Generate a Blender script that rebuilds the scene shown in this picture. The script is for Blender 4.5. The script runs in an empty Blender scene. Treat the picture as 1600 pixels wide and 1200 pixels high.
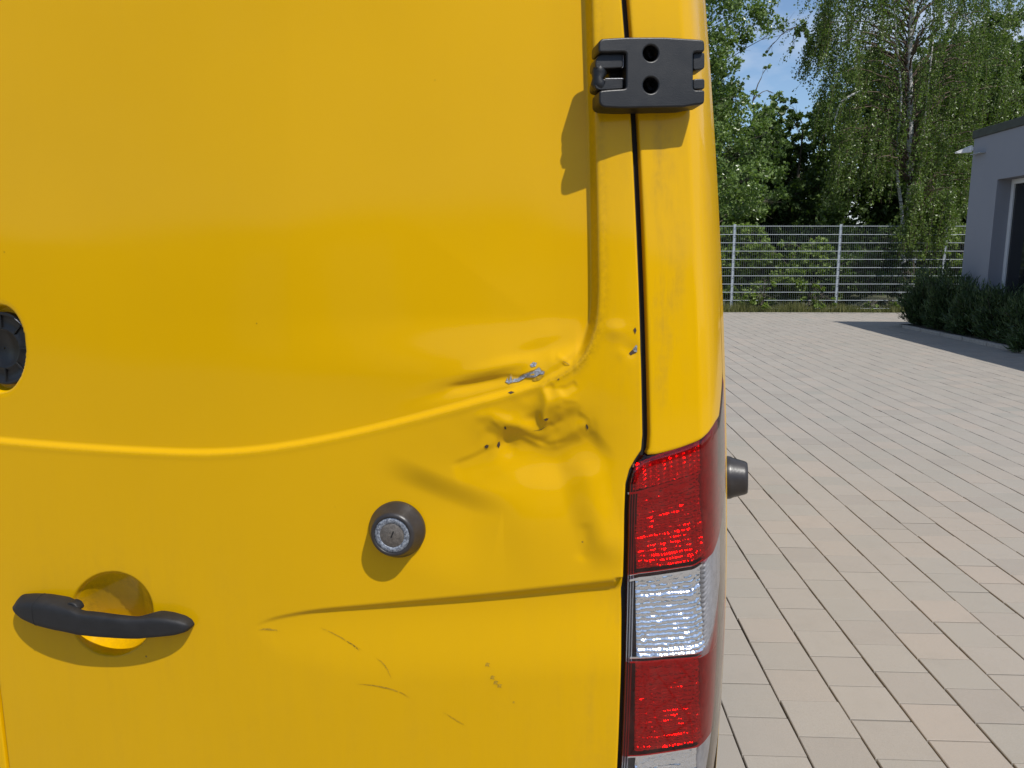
import bpy, bmesh, math, random
import numpy as np
from mathutils import Vector, Matrix

R = math.radians
scene = bpy.context.scene
COL = scene.collection
rng = np.random.default_rng(7)
random.seed(7)

# ------------------------------------------------------------------ camera
FPX = 1220.0                      # focal length in pixels of a 1600 px wide frame
PITCH = math.atan(207 / FPX)
CAMH = 1.5
HEAD = R(2.64)                    # camera heading, left of the paving direction (+Y)
cam = bpy.data.cameras.new('camera')
cam.sensor_width = 36.0
cam.lens = FPX / 1600 * 36.0
cam.clip_start = 0.02
cam.clip_end = 2000
camo = bpy.data.objects.new('camera', cam)
COL.objects.link(camo)
camo.location = (0, 0, CAMH)
camo.rotation_euler = (math.pi / 2 - PITCH, 0, HEAD)
scene.camera = camo

# ------------------------------------------------------------------ light
VYAW = R(10.36)                   # the van stands turned this much to the right of the paving
sl = Vector((0.52, -0.43, 1.0)).normalized()          # towards the sun, in the van's frame
SUN = Matrix.Rotation(-VYAW, 3, 'Z') @ sl
ELEV = math.asin(SUN.z)
sun = bpy.data.lights.new('sun', 'SUN')
sun.energy = 3.9
sun.angle = R(0.53)
sun.color = (1.0, 0.965, 0.905)
suno = bpy.data.objects.new('sun', sun)
COL.objects.link(suno)
suno.rotation_euler = SUN.to_track_quat('Z', 'Y').to_euler()

world = bpy.data.worlds.new('World')
scene.world = world
world.use_nodes = True
wn = world.node_tree.nodes
wl = world.node_tree.links
wn.clear()
wout = wn.new('ShaderNodeOutputWorld')
wbg = wn.new('ShaderNodeBackground')
sky = wn.new('ShaderNodeTexSky')
sky.sky_type = 'NISHITA'
sky.sun_disc = False
sky.sun_elevation = ELEV
sky.sun_rotation = math.atan2(SUN.x, SUN.y)
sky.air_density = 1.0
sky.dust_density = 0.3
sky.ozone_density = 4.0
wbg.inputs['Strength'].default_value = 0.115
tc = wn.new('ShaderNodeTexCoord')
mp = wn.new('ShaderNodeMapping')
mp.inputs['Scale'].default_value = (2.2, 2.2, 6.0)
cn = wn.new('ShaderNodeTexNoise')
cn.inputs['Scale'].default_value = 1.5
cn.inputs['Detail'].default_value = 7
cn.inputs['Roughness'].default_value = 0.55
cr = wn.new('ShaderNodeValToRGB')
cr.color_ramp.elements[0].position = 0.46
cr.color_ramp.elements[0].color = (0, 0, 0, 1)
cr.color_ramp.elements[1].position = 0.68
cr.color_ramp.elements[1].color = (0.75, 0.75, 0.75, 1)
cmix = wn.new('ShaderNodeMix')
cmix.data_type = 'RGBA'
cmix.inputs['B'].default_value = (6.3, 6.6, 7.2, 1)
wl.new(tc.outputs['Generated'], mp.inputs['Vector'])
wl.new(mp.outputs['Vector'], cn.inputs['Vector'])
wl.new(cn.outputs['Fac'], cr.inputs['Fac'])
wl.new(cr.outputs['Color'], cmix.inputs['Factor'])
wl.new(sky.outputs['Color'], cmix.inputs['A'])
wl.new(cmix.outputs['Result'], wbg.inputs['Color'])
wl.new(wbg.outputs['Background'], wout.inputs['Surface'])

scene.view_settings.view_transform = 'Standard'
scene.view_settings.look = 'None'
scene.view_settings.exposure = 0.2
scene.view_settings.gamma = 1.0
scene.view_settings.use_curve_mapping = False
scene.render.engine = 'CYCLES'
scene.cycles.use_denoising = True
scene.cycles.max_bounces = 10
scene.cycles.transparent_max_bounces = 24
scene.cycles.sample_clamp_indirect = 6

# ------------------------------------------------------------------ helpers
def finish(ob, parent=None, label=None, cat=None, group=None, kind=None):
    COL.objects.link(ob)
    if parent is not None:
        ob.parent = parent
    if label: ob['label'] = label
    if cat: ob['category'] = cat
    if group: ob['group'] = group
    if kind: ob['kind'] = kind
    return ob

def mesh_np(name, V, F, smooth=False):
    """V (n,3) floats, F (m,k) ints with constant k"""
    V = np.ascontiguousarray(V, dtype=np.float32)
    F = np.ascontiguousarray(F, dtype=np.int32)
    me = bpy.data.meshes.new(name)
    me.vertices.add(len(V))
    me.vertices.foreach_set('co', V.ravel())
    m, k = F.shape
    me.loops.add(m * k)
    me.loops.foreach_set('vertex_index', F.ravel())
    me.polygons.add(m)
    me.polygons.foreach_set('loop_start', np.arange(0, m * k, k, dtype=np.int32))
    me.polygons.foreach_set('loop_total', np.full(m, k, dtype=np.int32))
    me.polygons.foreach_set('use_smooth', np.full(m, bool(smooth)))
    me.update(calc_edges=True)
    return me

def face_attr(me, name, vals):
    a = me.attributes.new(name, 'FLOAT', 'FACE')
    a.data.foreach_set('value', np.ascontiguousarray(vals, dtype=np.float32))

def vert_attr(me, name, vals):
    a = me.attributes.new(name, 'FLOAT', 'POINT')
    a.data.foreach_set('value', np.ascontiguousarray(vals, dtype=np.float32).ravel())

def obj_me(name, me, mat, parent=None, **kw):
    ob = bpy.data.objects.new(name, me)
    if mat is not None:
        me.materials.clear()
        me.materials.append(mat)
    return finish(ob, parent, **kw)

def empty(name, loc=(0, 0, 0), rz=0, parent=None, **kw):
    ob = bpy.data.objects.new(name, None)
    ob.empty_display_size = 0.1
    ob.location = loc
    ob.rotation_euler = (0, 0, rz)
    return finish(ob, parent, **kw)

def grid_faces(nr, nc, flip=False):
    i = np.arange(nr - 1)[:, None] * nc + np.arange(nc - 1)[None, :]
    i = i.ravel()
    F = np.stack([i, i + 1, i + nc + 1, i + nc], 1)
    return F[:, ::-1] if flip else F

def bm_obj(name, bm, mat, parent=None, smooth=False, **kw):
    me = bpy.data.meshes.new(name)
    if smooth:
        for f in bm.faces: f.smooth = True
    bm.to_mesh(me)
    bm.free()
    return obj_me(name, me, mat, parent, **kw)

def bm_box(bm, c, d, bevel=0, rot=None):
    r = bmesh.ops.create_cube(bm, size=1.0)
    vs = r['verts']
    M = Matrix.Translation(c) @ (rot.to_4x4() if rot else Matrix.Identity(4)) @ Matrix.Diagonal((d[0], d[1], d[2], 1))
    bmesh.ops.transform(bm, matrix=M, verts=vs)
    if bevel:
        es = list({e for v in vs for e in v.link_edges})
        bmesh.ops.bevel(bm, geom=es, offset=bevel, segments=2, profile=0.5, affect='EDGES')

def box_obj(name, c, d, mat, parent=None, bevel=0, rot=None, smooth=False, **kw):
    bm = bmesh.new()
    bm_box(bm, c, d, bevel, rot)
    return bm_obj(name, bm, mat, parent, smooth, **kw)

def lathe(name, prof, mat, parent, M, n=48, smooth=True, **kw):
    """prof: list of (r, z); M places the z axis"""
    V = []
    for r, z in prof:
        for k in range(n):
            a = 2 * math.pi * k / n
            V.append(M @ Vector((r * math.cos(a), r * math.sin(a), z)))
    F = []
    for j in range(len(prof) - 1):
        for k in range(n):
            F.append((j * n + k, j * n + (k + 1) % n, (j + 1) * n + (k + 1) % n, (j + 1) * n + k))
    me = bpy.data.meshes.new(name)
    me.from_pydata([tuple(v) for v in V], [], F)
    if smooth:
        me.polygons.foreach_set('use_smooth', np.ones(len(F), dtype=bool))
    return obj_me(name, me, mat, parent, **kw)

def tube_np(paths, nseg=6):
    """paths: list of (pts (n,3), radii (n,)) -> V, F"""
    Vs, Fs, off = [], [], 0
    for pts, rad in paths:
        pts = np.asarray(pts, float); rad = np.asarray(rad, float)
        n = len(pts)
        tan = np.gradient(pts, axis=0)
        tan /= np.linalg.norm(tan, axis=1)[:, None] + 1e-9
        ref = np.where(np.abs(tan[:, 2:3]) > 0.9, np.array([[1., 0, 0]]), np.array([[0, 0, 1.]]))
        a = np.cross(tan, ref); a /= np.linalg.norm(a, axis=1)[:, None] + 1e-9
        b = np.cross(tan, a)
        ang = np.arange(nseg) * 2 * math.pi / nseg
        ring = pts[:, None, :] + rad[:, None, None] * (a[:, None, :] * np.cos(ang)[None, :, None] + b[:, None, :] * np.sin(ang)[None, :, None])
        Vs.append(ring.reshape(-1, 3))
        i = np.arange(n - 1)[:, None] * nseg
        k = np.arange(nseg)[None, :]
        k2 = (k + 1) % nseg
        Fs.append(np.stack([i + k, i + k2, i + nseg + k2, i + nseg + k], -1).reshape(-1, 4) + off)
        off += n * nseg
    return np.concatenate(Vs), np.concatenate(Fs)

# ------------------------------------------------------------------ materials
def new_mat(name):
    m = bpy.data.materials.new(name)
    m.use_nodes = True
    nt = m.node_tree
    return m, nt.nodes, nt.links, nt.nodes['Principled BSDF']

def ramp(n, l, src, stops):
    r = n.new('ShaderNodeValToRGB')
    el = r.color_ramp.elements
    el[0].position, el[0].color = stops[0][0], (*stops[0][1], 1)
    el[1].position, el[1].color = stops[-1][0], (*stops[-1][1], 1)
    for p, c in stops[1:-1]:
        e = el.new(p); e.color = (*c, 1)
    l.new(src, r.inputs['Fac'])
    return r

def noise(n, l, scale, detail=4, rough=0.55, vec=None, dist=0):
    t = n.new('ShaderNodeTexNoise')
    t.inputs['Scale'].default_value = scale
    t.inputs['Detail'].default_value = detail
    t.inputs['Roughness'].default_value = rough
    t.inputs['Distortion'].default_value = dist
    if vec is not None: l.new(vec, t.inputs['Vector'])
    return t

def objco(n, l, scale=None):
    c = n.new('ShaderNodeTexCoord')
    if scale is None: return c.outputs['Object']
    m = n.new('ShaderNodeMapping')
    m.inputs['Scale'].default_value = scale
    l.new(c.outputs['Object'], m.inputs['Vector'])
    return m.outputs['Vector']

def mixc(n, l, fac, a, b, blend='MIX'):
    m = n.new('ShaderNodeMix')
    m.data_type = 'RGBA'
    m.blend_type = blend
    for sock, v in (('Factor', fac), ('A', a), ('B', b)):
        if hasattr(v, 'links'): l.new(v, m.inputs[sock])
        elif isinstance(v, tuple): m.inputs[sock].default_value = (*v, 1)
        else: m.inputs[sock].default_value = v
    return m.outputs['Result']

def math_n(n, l, op, a, b=None):
    m = n.new('ShaderNodeMath'); m.operation = op
    for i, v in enumerate((a, b)):
        if v is None: continue
        if hasattr(v, 'links'): l.new(v, m.inputs[i])
        else: m.inputs[i].default_value = v
    return m.outputs[0]

def bump(n, l, h, strength, dist, bsdf, sock='Normal'):
    b = n.new('ShaderNodeBump')
    b.inputs['Strength'].default_value = strength
    b.inputs['Distance'].default_value = dist
    l.new(h, b.inputs['Height'])
    l.new(b.outputs['Normal'], bsdf.inputs[sock])
    return b

def attr(n, name):
    a = n.new('ShaderNodeAttribute'); a.attribute_name = name
    return a.outputs['Fac']

def simple(name, col, rough=0.5, metal=0.0, nscale=None, nvar=0.15, bstr=0.0, bscale=None, spec=0.5):
    m, n, l, b = new_mat(name)
    b.inputs['Roughness'].default_value = rough
    b.inputs['Metallic'].default_value = metal
    b.inputs['Specular IOR Level'].default_value = spec
    if nscale:
        t = noise(n, l, nscale, vec=objco(n, l))
        lo = tuple(c * (1 - nvar) for c in col); hi = tuple(min(1, c * (1 + nvar)) for c in col)
        r = ramp(n, l, t.outputs['Fac'], [(0.3, lo), (0.7, hi)])
        l.new(r.outputs['Color'], b.inputs['Base Color'])
    else:
        b.inputs['Base Color'].default_value = (*col, 1)
    if bstr:
        t2 = noise(n, l, bscale or 200, vec=objco(n, l))
        bump(n, l, t2.outputs['Fac'], bstr, 0.001, b)
    return m

def yellow_paint():
    m, n, l, b = new_mat('yellow_paint')
    vec = objco(n, l)
    base = (0.78, 0.435, 0.003)
    big = noise(n, l, 2.5, 3, vec=vec)
    c0 = mixc(n, l, big.outputs['Fac'], (0.635, 0.350, 0.0), (0.695, 0.386, 0.0))
    # thin dust film, streaked down the sheet metal
    st = noise(n, l, 9, 6, 0.65, vec=objco(n, l, (5, 5, 0.55)))
    fine = noise(n, l, 60, 5, 0.7, vec=vec)
    dust = math_n(n, l, 'MULTIPLY', ramp(n, l, st.outputs['Fac'], [(0.42, (0, 0, 0)), (0.75, (1, 1, 1))]).outputs['Color'],
                  ramp(n, l, fine.outputs['Fac'], [(0.35, (0.2, 0.2, 0.2)), (0.7, (1, 1, 1))]).outputs['Color'])
    gr = attr(n, 'grime')
    dfac = math_n(n, l, 'MULTIPLY', dust, math_n(n, l, 'ADD', 0.02, math_n(n, l, 'MULTIPLY', gr, 0.5)))
    c1 = mixc(n, l, dfac, c0, (0.20, 0.125, 0.045))
    # dirt lodged in folds and along the gap
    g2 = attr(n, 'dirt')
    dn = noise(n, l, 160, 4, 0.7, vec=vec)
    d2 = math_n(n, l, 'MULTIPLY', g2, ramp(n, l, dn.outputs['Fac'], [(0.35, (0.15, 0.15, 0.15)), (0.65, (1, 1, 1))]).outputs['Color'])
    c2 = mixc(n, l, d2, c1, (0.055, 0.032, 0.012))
    # scattered specks
    vo = n.new('ShaderNodeTexVoronoi'); vo.inputs['Scale'].default_value = 17
    l.new(vec, vo.inputs['Vector'])
    sp = ramp(n, l, vo.outputs['Distance'], [(0.018, (0.75, 0.75, 0.75)), (0.03, (0, 0, 0))])
    spn = noise(n, l, 6, 2, vec=vec)
    sps = ramp(n, l, spn.outputs['Fac'], [(0.56, (0, 0, 0)), (0.6, (1, 1, 1))])
    spf = math_n(n, l, 'MULTIPLY', sp.outputs['Color'], sps.outputs['Color'])
    c3 = mixc(n, l, spf, c2, (0.09, 0.06, 0.03))
    l.new(c3, b.inputs['Base Color'])
    rr = math_n(n, l, 'ADD', 0.36, math_n(n, l, 'MULTIPLY', dfac, 0.4))
    l.new(rr, b.inputs['Roughness'])
    b.inputs['Specular IOR Level'].default_value = 0.06
    b.inputs['Coat Weight'].default_value = 0.34
    cr_ = math_n(n, l, 'ADD', 0.045, math_n(n, l, 'MULTIPLY', fine.outputs['Fac'], 0.06))
    l.new(cr_, b.inputs['Coat Roughness'])
    peel = noise(n, l, 700, 2, 0.5, vec=vec)
    bump(n, l, peel.outputs['Fac'], 0.05, 0.0004, b, 'Coat Normal')
    return m

def plastic(name, col, rough=0.45, grain=900, wear=0.0):
    m, n, l, b = new_mat(name)
    vec = objco(n, l)
    t = noise(n, l, 35, 6, 0.7, vec=vec)
    c = mixc(n, l, ramp(n, l, t.outputs['Fac'], [(0.45, (0, 0, 0)), (0.75, (1, 1, 1))]).outputs['Color'], col, tuple(min(1, x * 1.5 + 0.004) for x in col))
    l.new(c, b.inputs['Base Color'])
    r = math_n(n, l, 'ADD', rough - 0.08, math_n(n, l, 'MULTIPLY', t.outputs['Fac'], 0.2))
    l.new(r, b.inputs['Roughness'])
    g = noise(n, l, grain, 2, vec=vec)
    bump(n, l, g.outputs['Fac'], 0.25, 0.0006, b)
    return m

def lens(name, col, ior_r=0.04, tint=1.0):
    m = bpy.data.materials.new(name)
    m.use_nodes = True
    n, l = m.node_tree.nodes, m.node_tree.links
    n.clear()
    o = n.new('ShaderNodeOutputMaterial')
    tr = n.new('ShaderNodeBsdfTransparent'); tr.inputs['Color'].default_value = (*col, 1)
    gl = n.new('ShaderNodeBsdfGlossy'); gl.inputs['Roughness'].default_value = 0.03
    mx = n.new('ShaderNodeMixShader')
    # a film of dust and fine wiping scratches outside, plus a painted tan reflection
    tcn = n.new('ShaderNodeTexCoord')
    nz = n.new('ShaderNodeTexNoise'); nz.inputs['Scale'].default_value = 70; nz.inputs['Detail'].default_value = 6
    l.new(tcn.outputs['Object'], nz.inputs['Vector'])
    rp = n.new('ShaderNodeValToRGB')
    rp.color_ramp.elements[0].position = 0.5; rp.color_ramp.elements[0].color = (0.003, 0.003, 0.003, 1)
    rp.color_ramp.elements[1].position = 0.8; rp.color_ramp.elements[1].color = (0.03, 0.03, 0.03, 1)
    l.new(nz.outputs['Fac'], rp.inputs['Fac'])
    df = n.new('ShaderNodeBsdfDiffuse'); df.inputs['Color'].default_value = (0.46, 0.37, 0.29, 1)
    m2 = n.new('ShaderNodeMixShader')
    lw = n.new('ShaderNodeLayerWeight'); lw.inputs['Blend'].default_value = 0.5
    pw = math_n(n, l, 'MULTIPLY', math_n(n, l, 'POWER', lw.outputs['Facing'], 3.0), 0.40)     # tan painted in at a slant, in place of mirrored paving
    dust_refl = math_n(n, l, 'ADD', rp.outputs['Color'], pw)
    l.new(dust_refl, m2.inputs[0]); l.new(tr.outputs[0], m2.inputs[1]); l.new(df.outputs[0], m2.inputs[2])
    fres = math_n(n, l, 'ADD', 0.045, math_n(n, l, 'MULTIPLY', math_n(n, l, 'POWER', lw.outputs['Facing'], 5.0), 0.95))     # Schlick
    l.new(fres, mx.inputs[0]); l.new(m2.outputs[0], mx.inputs[1]); l.new(gl.outputs[0], mx.inputs[2])
    l.new(mx.outputs[0], o.inputs['Surface'])
    return m

def leaf_mat(name, c_lo, c_hi, trans=0.35, rough=0.45):
    m, n, l, b = new_mat(name)
    t = attr(n, 'tint')
    c = mixc(n, l, t, c_lo, c_hi)
    l.new(c, b.inputs['Base Color'])
    b.inputs['Roughness'].default_value = rough
    b.inputs['Specular IOR Level'].default_value = 0.5
    tl = n.new('ShaderNodeBsdfTranslucent')
    c2 = mixc(n, l, 1.0, c, (1.0, 1.15, 0.45), 'MULTIPLY')
    l.new(c2, tl.inputs['Color'])
    mx = n.new('ShaderNodeMixShader'); mx.inputs[0].default_value = trans
    l.new(b.outputs[0], mx.inputs[1]); l.new(tl.outputs[0], mx.inputs[2])
    l.new(mx.outputs[0], n['Material Output'].inputs['Surface'])
    return m

def paver_mat():
    m, n, l, b = new_mat('concrete_paver')
    vec = n.new('ShaderNodeNewGeometry').outputs['Position']
    oi = n.new('ShaderNodeObjectInfo').outputs['Random']
    t = math_n(n, l, 'FRACT', math_n(n, l, 'ADD', attr(n, 'tint'), math_n(n, l, 'MULTIPLY', oi, 0.999)))
    c = ramp(n, l, t, [(0.0, (0.293, 0.265, 0.232)), (0.3, (0.338, 0.305, 0.265)), (0.6, (0.307, 0.284, 0.248)), (0.85, (0.350, 0.303, 0.258)), (1.0, (0.287, 0.273, 0.240))]).outputs['Color']
    big = noise(n, l, 0.55, 5, 0.6, vec=vec)
    c = mixc(n, l, ramp(n, l, big.outputs['Fac'], [(0.35, (0, 0, 0)), (0.7, (0.30, 0.30, 0.30))]).outputs['Color'], c, (0.27, 0.245, 0.205))
    gr = noise(n, l, 420, 3, 0.8, vec=vec)
    c = mixc(n, l, ramp(n, l, gr.outputs['Fac'], [(0.3, (0.45, 0.45, 0.45)), (0.5, (0, 0, 0))]).outputs['Color'], c, (0.17, 0.15, 0.125))
    c = mixc(n, l, ramp(n, l, gr.outputs['Fac'], [(0.6, (0, 0, 0)), (0.78, (0.5, 0.5, 0.5))]).outputs['Color'], c, (0.52, 0.47, 0.42))
    md = noise(n, l, 7, 5, 0.65, vec=vec)
    c = mixc(n, l, ramp(n, l, md.outputs['Fac'], [(0.5, (0, 0, 0)), (0.75, (0.22, 0.22, 0.22))]).outputs['Color'], c, (0.24, 0.215, 0.18))
    l.new(c, b.inputs['Base Color'])
    b.inputs['Roughness'].default_value = 0.9
    b.inputs['Specular IOR Level'].default_value = 0.25
    bump(n, l, gr.outputs['Fac'], 0.5, 0.0012, b)
    return m

M_yellow = yellow_paint()
M_blackpl = plastic('black_plastic', (0.0035, 0.0035, 0.0037), 0.42)
M_handle = plastic('handle_plastic', (0.0085, 0.0085, 0.0095), 0.6, 450)
M_rubber = simple('black_rubber', (0.006, 0.006, 0.006), 0.8)
M_chip = simple('bare_primer', (0.27, 0.28, 0.30), 0.45, 0.2, 420, 0.55, 0.8, 500)
M_rust = simple('rust_scuff', (0.06, 0.035, 0.018), 0.85, 0, 500, 0.4)
M_scuff = simple('scuff_mark', (0.43, 0.245, 0.006), 0.7, 0, 400, 0.35)
M_paver = paver_mat()
M_steel = simple('galvanised_steel', (0.38, 0.42, 0.46), 0.5, 0.2, 40, 0.15)

# ================================================================== the setting
def site(px, py, D):
    """site position seen at pixel (px,py) at a distance D along the camera heading"""
    dx, v = px - 800, py - 600
    cp, sp_ = math.cos(PITCH), math.sin(PITCH)
    down, fw = FPX * sp_ + v * cp, FPX * cp - v * sp_
    lat, z = D * dx / fw, CAMH - D * down / fw
    return Vector((lat * math.cos(HEAD) - D * math.sin(HEAD), lat * math.sin(HEAD) + D * math.cos(HEAD), z))

def ground_mat():
    m, n, l, b = new_mat('rough_ground')
    vec = objco(n, l)
    a = noise(n, l, 0.25, 6, vec=vec); d = noise(n, l, 9, 5, vec=vec)
    c = mixc(n, l, a.outputs['Fac'], (0.075, 0.085, 0.035), (0.12, 0.10, 0.065))
    c = mixc(n, l, d.outputs['Fac'], c, (0.05, 0.065, 0.025))
    l.new(c, b.inputs['Base Color']); b.inputs['Roughness'].default_value = 0.95
    return m
S = 900.0
me = mesh_np('ground', [(-S, -S, -0.045), (S, -S, -0.045), (S, S, -0.045), (-S, S, -0.045)], [(0, 1, 2, 3)])
obj_me('ground', me, ground_mat(), kind='structure')

# paved court: joint-sand bed with stones on it
PX0, PX1, PY0, PY1 = -13.0, 12.0, -9.0, 19.6
M_sand = simple('joint_sand', (0.020, 0.016, 0.013), 0.95, 0, 60, 0.35)
court = obj_me('paved_court', mesh_np('paved_court', [(PX0 - .1, PY0, -0.012), (20, PY0, -0.012), (20, PY1 + .12, -0.012), (PX0 - .1, PY1 + .12, -0.012)], [(0, 1, 2, 3)]), M_sand, kind='structure')
PW, PL, JX, JY = 0.1984, 0.2015, 0.0056, 0.0062
def paver_shape(w, lgt, ch=0.0022, wob=0.0):
    hx, hy = w / 2, lgt / 2
    zt, zb = 0.0, -0.011
    V = []
    for (ix, iy, z) in ((hx, hy, zb), (hx, hy, zt - ch), (hx - ch, hy - ch, zt)):
        V += [(-ix, -iy, z), (ix, -iy, z), (ix, iy, z), (-ix, iy, z)]
    F = []
    for r in (0, 4):
        for k in range(4):
            F.append((r + k, r + (k + 1) % 4, r + 4 + (k + 1) % 4, r + 4 + k))
    F.append((8, 9, 10, 11))
    return np.array(V), np.array(F)
PV, PF = paver_shape(PW - JX, PL - JY)
cells = []
c0 = int(math.floor((PX0 - 0.594) / PW)); c1 = int((PX1 - 0.594) / PW)
for c in range(c0, c1):
    xc = 0.594 + (c + 0.5) * PW
    off = 2.169 if c % 2 == 0 else 2.2697
    r0 = int(math.floor((PY0 - off) / PL)); r1 = int((PY1 - off) / PL)
    for r in range(r0, r1):
        cells.append((xc, off + (r + 0.5) * PL))
cells = np.array(cells)
# which stones show largest in the picture
Ld = cells[:, 0] * math.cos(HEAD) + cells[:, 1] * math.sin(HEAD)
Dd = -cells[:, 0] * math.sin(HEAD) + cells[:, 1] * math.cos(HEAD)
fw_, dn_ = Dd, CAMH
zc = fw_ * math.cos(PITCH) + dn_ * math.sin(PITCH)
yc = -fw_ * math.sin(PITCH) + dn_ * math.cos(PITCH)
with np.errstate(all='ignore'):
    pxs = 800 + FPX * Ld / zc; pys = 600 + FPX * yc / zc
vis = (zc > 0.2) & (pxs > 1100) & (pxs < 1660) & (pys < 1260)
order = np.argsort(np.where(vis, Dd, 1e9))
near = order[:300]
far = order[300:]
jit = rng.normal(0, 1, (len(cells), 4))
shared = []
for k in range(5):
    V, F = paver_shape(PW - JX + rng.normal(0, .0006), PL - JY + rng.normal(0, .0006))
    V = V.copy(); V[8:, 2] += rng.normal(0, 0.0004, 4)
    pm = mesh_np('paver', V, F); pm.materials.append(M_paver); shared.append(pm)
for i in near:
    o = bpy.data.objects.new('paver', shared[int(abs(jit[i, 3]) * 50) % 5])
    o.location = (cells[i, 0] + jit[i, 0] * .0006, cells[i, 1] + jit[i, 1] * .0006, jit[i, 2] * .0007)
    o.rotation_euler = (0, 0, jit[i, 3] * 0.0022)
    finish(o, court)
n = len(far)
V = PV[None] + np.stack([cells[far, 0] + jit[far, 0] * .0006, cells[far, 1] + jit[far, 1] * .0006, jit[far, 2] * .0007], 1)[:, None, :]
F = PF[None] + (np.arange(n) * 12)[:, None, None]
me = mesh_np('paver_field', V.reshape(-1, 3), F.reshape(-1, 4))
face_attr(me, 'tint', np.repeat(rng.random(n), len(PF)))
obj_me('paver_field', me, M_paver, court, kind='stuff')

# kerb of edging stones along the far rim of the court
M_kerb = simple('kerb_concrete', (0.33, 0.30, 0.265), 0.9, 0, 25, 0.2, 0.4, 300)
kerb = empty('far_kerb', (0, 0, 0), kind='structure')
for k in range(25):
    box_obj('kerb_stone', (PX0 + 0.5 + k * 1.0, PY1 + 0.06, -0.02), (0.994, 0.10, 0.06), M_kerb, kerb, 0.006)

# ================================================================== the van
CX, CY = 0.927, -0.818             # where the photographer stands in the van's own frame
VHEAD = VYAW + HEAD               # camera heading, left of the van's axis
cv, sv = math.cos(VYAW), math.sin(VYAW)
van = empty('yellow_van', (-(CX * cv + CY * sv), -(-CX * sv + CY * cv), 0), -VYAW,
            label='yellow panel van with a dented rear door, seen from close behind', cat='van')

# plan profile of the rear, from the middle out and round the corner: heading angle over arc length
_ss = np.linspace(0, 6.2, 12401)
_th = np.interp(_ss, [0, .2, .4, .6, .75, .86, .885, .905, .960, .972, .993, 1.010, 1.038, 1.098, 1.208, 1.5, 9],
                     [0, .01, .035, .08, .13, .19, .25, .40, .45, .86, 1.20, 1.33, 1.42, 1.49, 1.545, 1.5708, 1.5708])
_k = np.ones(25) / 25
_th = np.convolve(np.pad(_th, 12, mode='edge'), _k, mode='valid')
_pu = np.concatenate([[0], np.cumsum(np.cos(_th[:-1]) * 0.0005)])
_py = np.concatenate([[0], np.cumsum(np.sin(_th[:-1]) * 0.0005)])
def k_of(Z):
    d = np.asarray(Z, float) - 0.95
    up = np.log1p(np.exp(np.clip(d * 14, -40, 40))) / 14
    dn = np.log1p(np.exp(np.clip(-d * 14, -40, 40))) / 14
    return 1 - (0.03 * up + 0.05 * up * up + 0.03 * dn) / 0.985
def lean(Z):
    d = np.asarray(Z, float) - 1.25
    sp = np.log1p(np.exp(np.clip(d * 7, -40, 40))) / 7
    return 0.055 * sp
def surf(s, Z, h=0.0):
    """point on the rear skin; h is the height outward of it"""
    s = np.asarray(s, float); Z = np.asarray(Z, float)
    th = np.interp(s, _ss, _th)
    u = np.interp(s, _ss, _pu) + np.sin(th) * h
    y = np.interp(s, _ss, _py) - np.cos(th) * h
    return np.stack(np.broadcast_arrays(u * k_of(Z), y + lean(Z), Z), -1)
_cp, _sp = math.cos(PITCH), math.sin(PITCH)
def proj(P):
    P = np.asarray(P, float)
    X, Y, Z = P[..., 0] - CX, P[..., 1] - CY, P[..., 2] - CAMH
    lat = X * math.cos(VHEAD) + Y * math.sin(VHEAD)
    fw = -X * math.sin(VHEAD) + Y * math.cos(VHEAD)
    zc_ = fw * _cp - Z * _sp
    yc_ = -fw * _sp - Z * _cp
    return 800 + FPX * lat / zc_, 600 + FPX * yc_ / zc_
_ts, _tz = [q.ravel() for q in np.meshgrid(np.linspace(-0.05, 1.04, 220), np.linspace(0.5, 2.1, 220))]
_tx, _ty = proj(surf(_ts, _tz))
def inv(px, py, h=0.0):
    """(s, Z) on the rear skin that the photograph shows at (px,py)"""
    k = int(np.argmin((_tx - px) ** 2 + (_ty - py) ** 2))
    s, z = float(_ts[k]), float(_tz[k])
    for _ in range(14):
        a, b = proj(surf(s, z, h)); e = 1e-4
        a1, b1 = proj(surf(s + e, z, h)); a2, b2 = proj(surf(s, z + e, h))
        J = np.array([[(a1 - a) / e, (a2 - a) / e], [(b1 - b) / e, (b2 - b) / e]])
        if abs(np.linalg.det(J)) < 1e-3: break
        d = np.linalg.solve(J, [px - a, py - b])
        d = np.clip(d, -0.05, 0.05)
        s += d[0]; z += d[1]
        if abs(d).max() < 1e-7: break
    return float(s), float(z)
def invs(pts): return np.array([inv(*p) for p in pts])
def frame(s, Z, h=0.0):
    """matrix on the skin: x along the skin, y up, z outward"""
    p = surf(s, Z, h); e = 1e-3
    t = Vector(surf(s + e, Z, h) - surf(s - e, Z, h)).normalized()
    u = Vector(surf(s, Z + e, h) - surf(s, Z - e, h)).normalized()
    nrm = t.cross(u).normalized()
    u = nrm.cross(t).normalized()
    m = Matrix((t, u, nrm)).transposed().to_4x4()
    m.translation = Vector(p)
    return m

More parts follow.
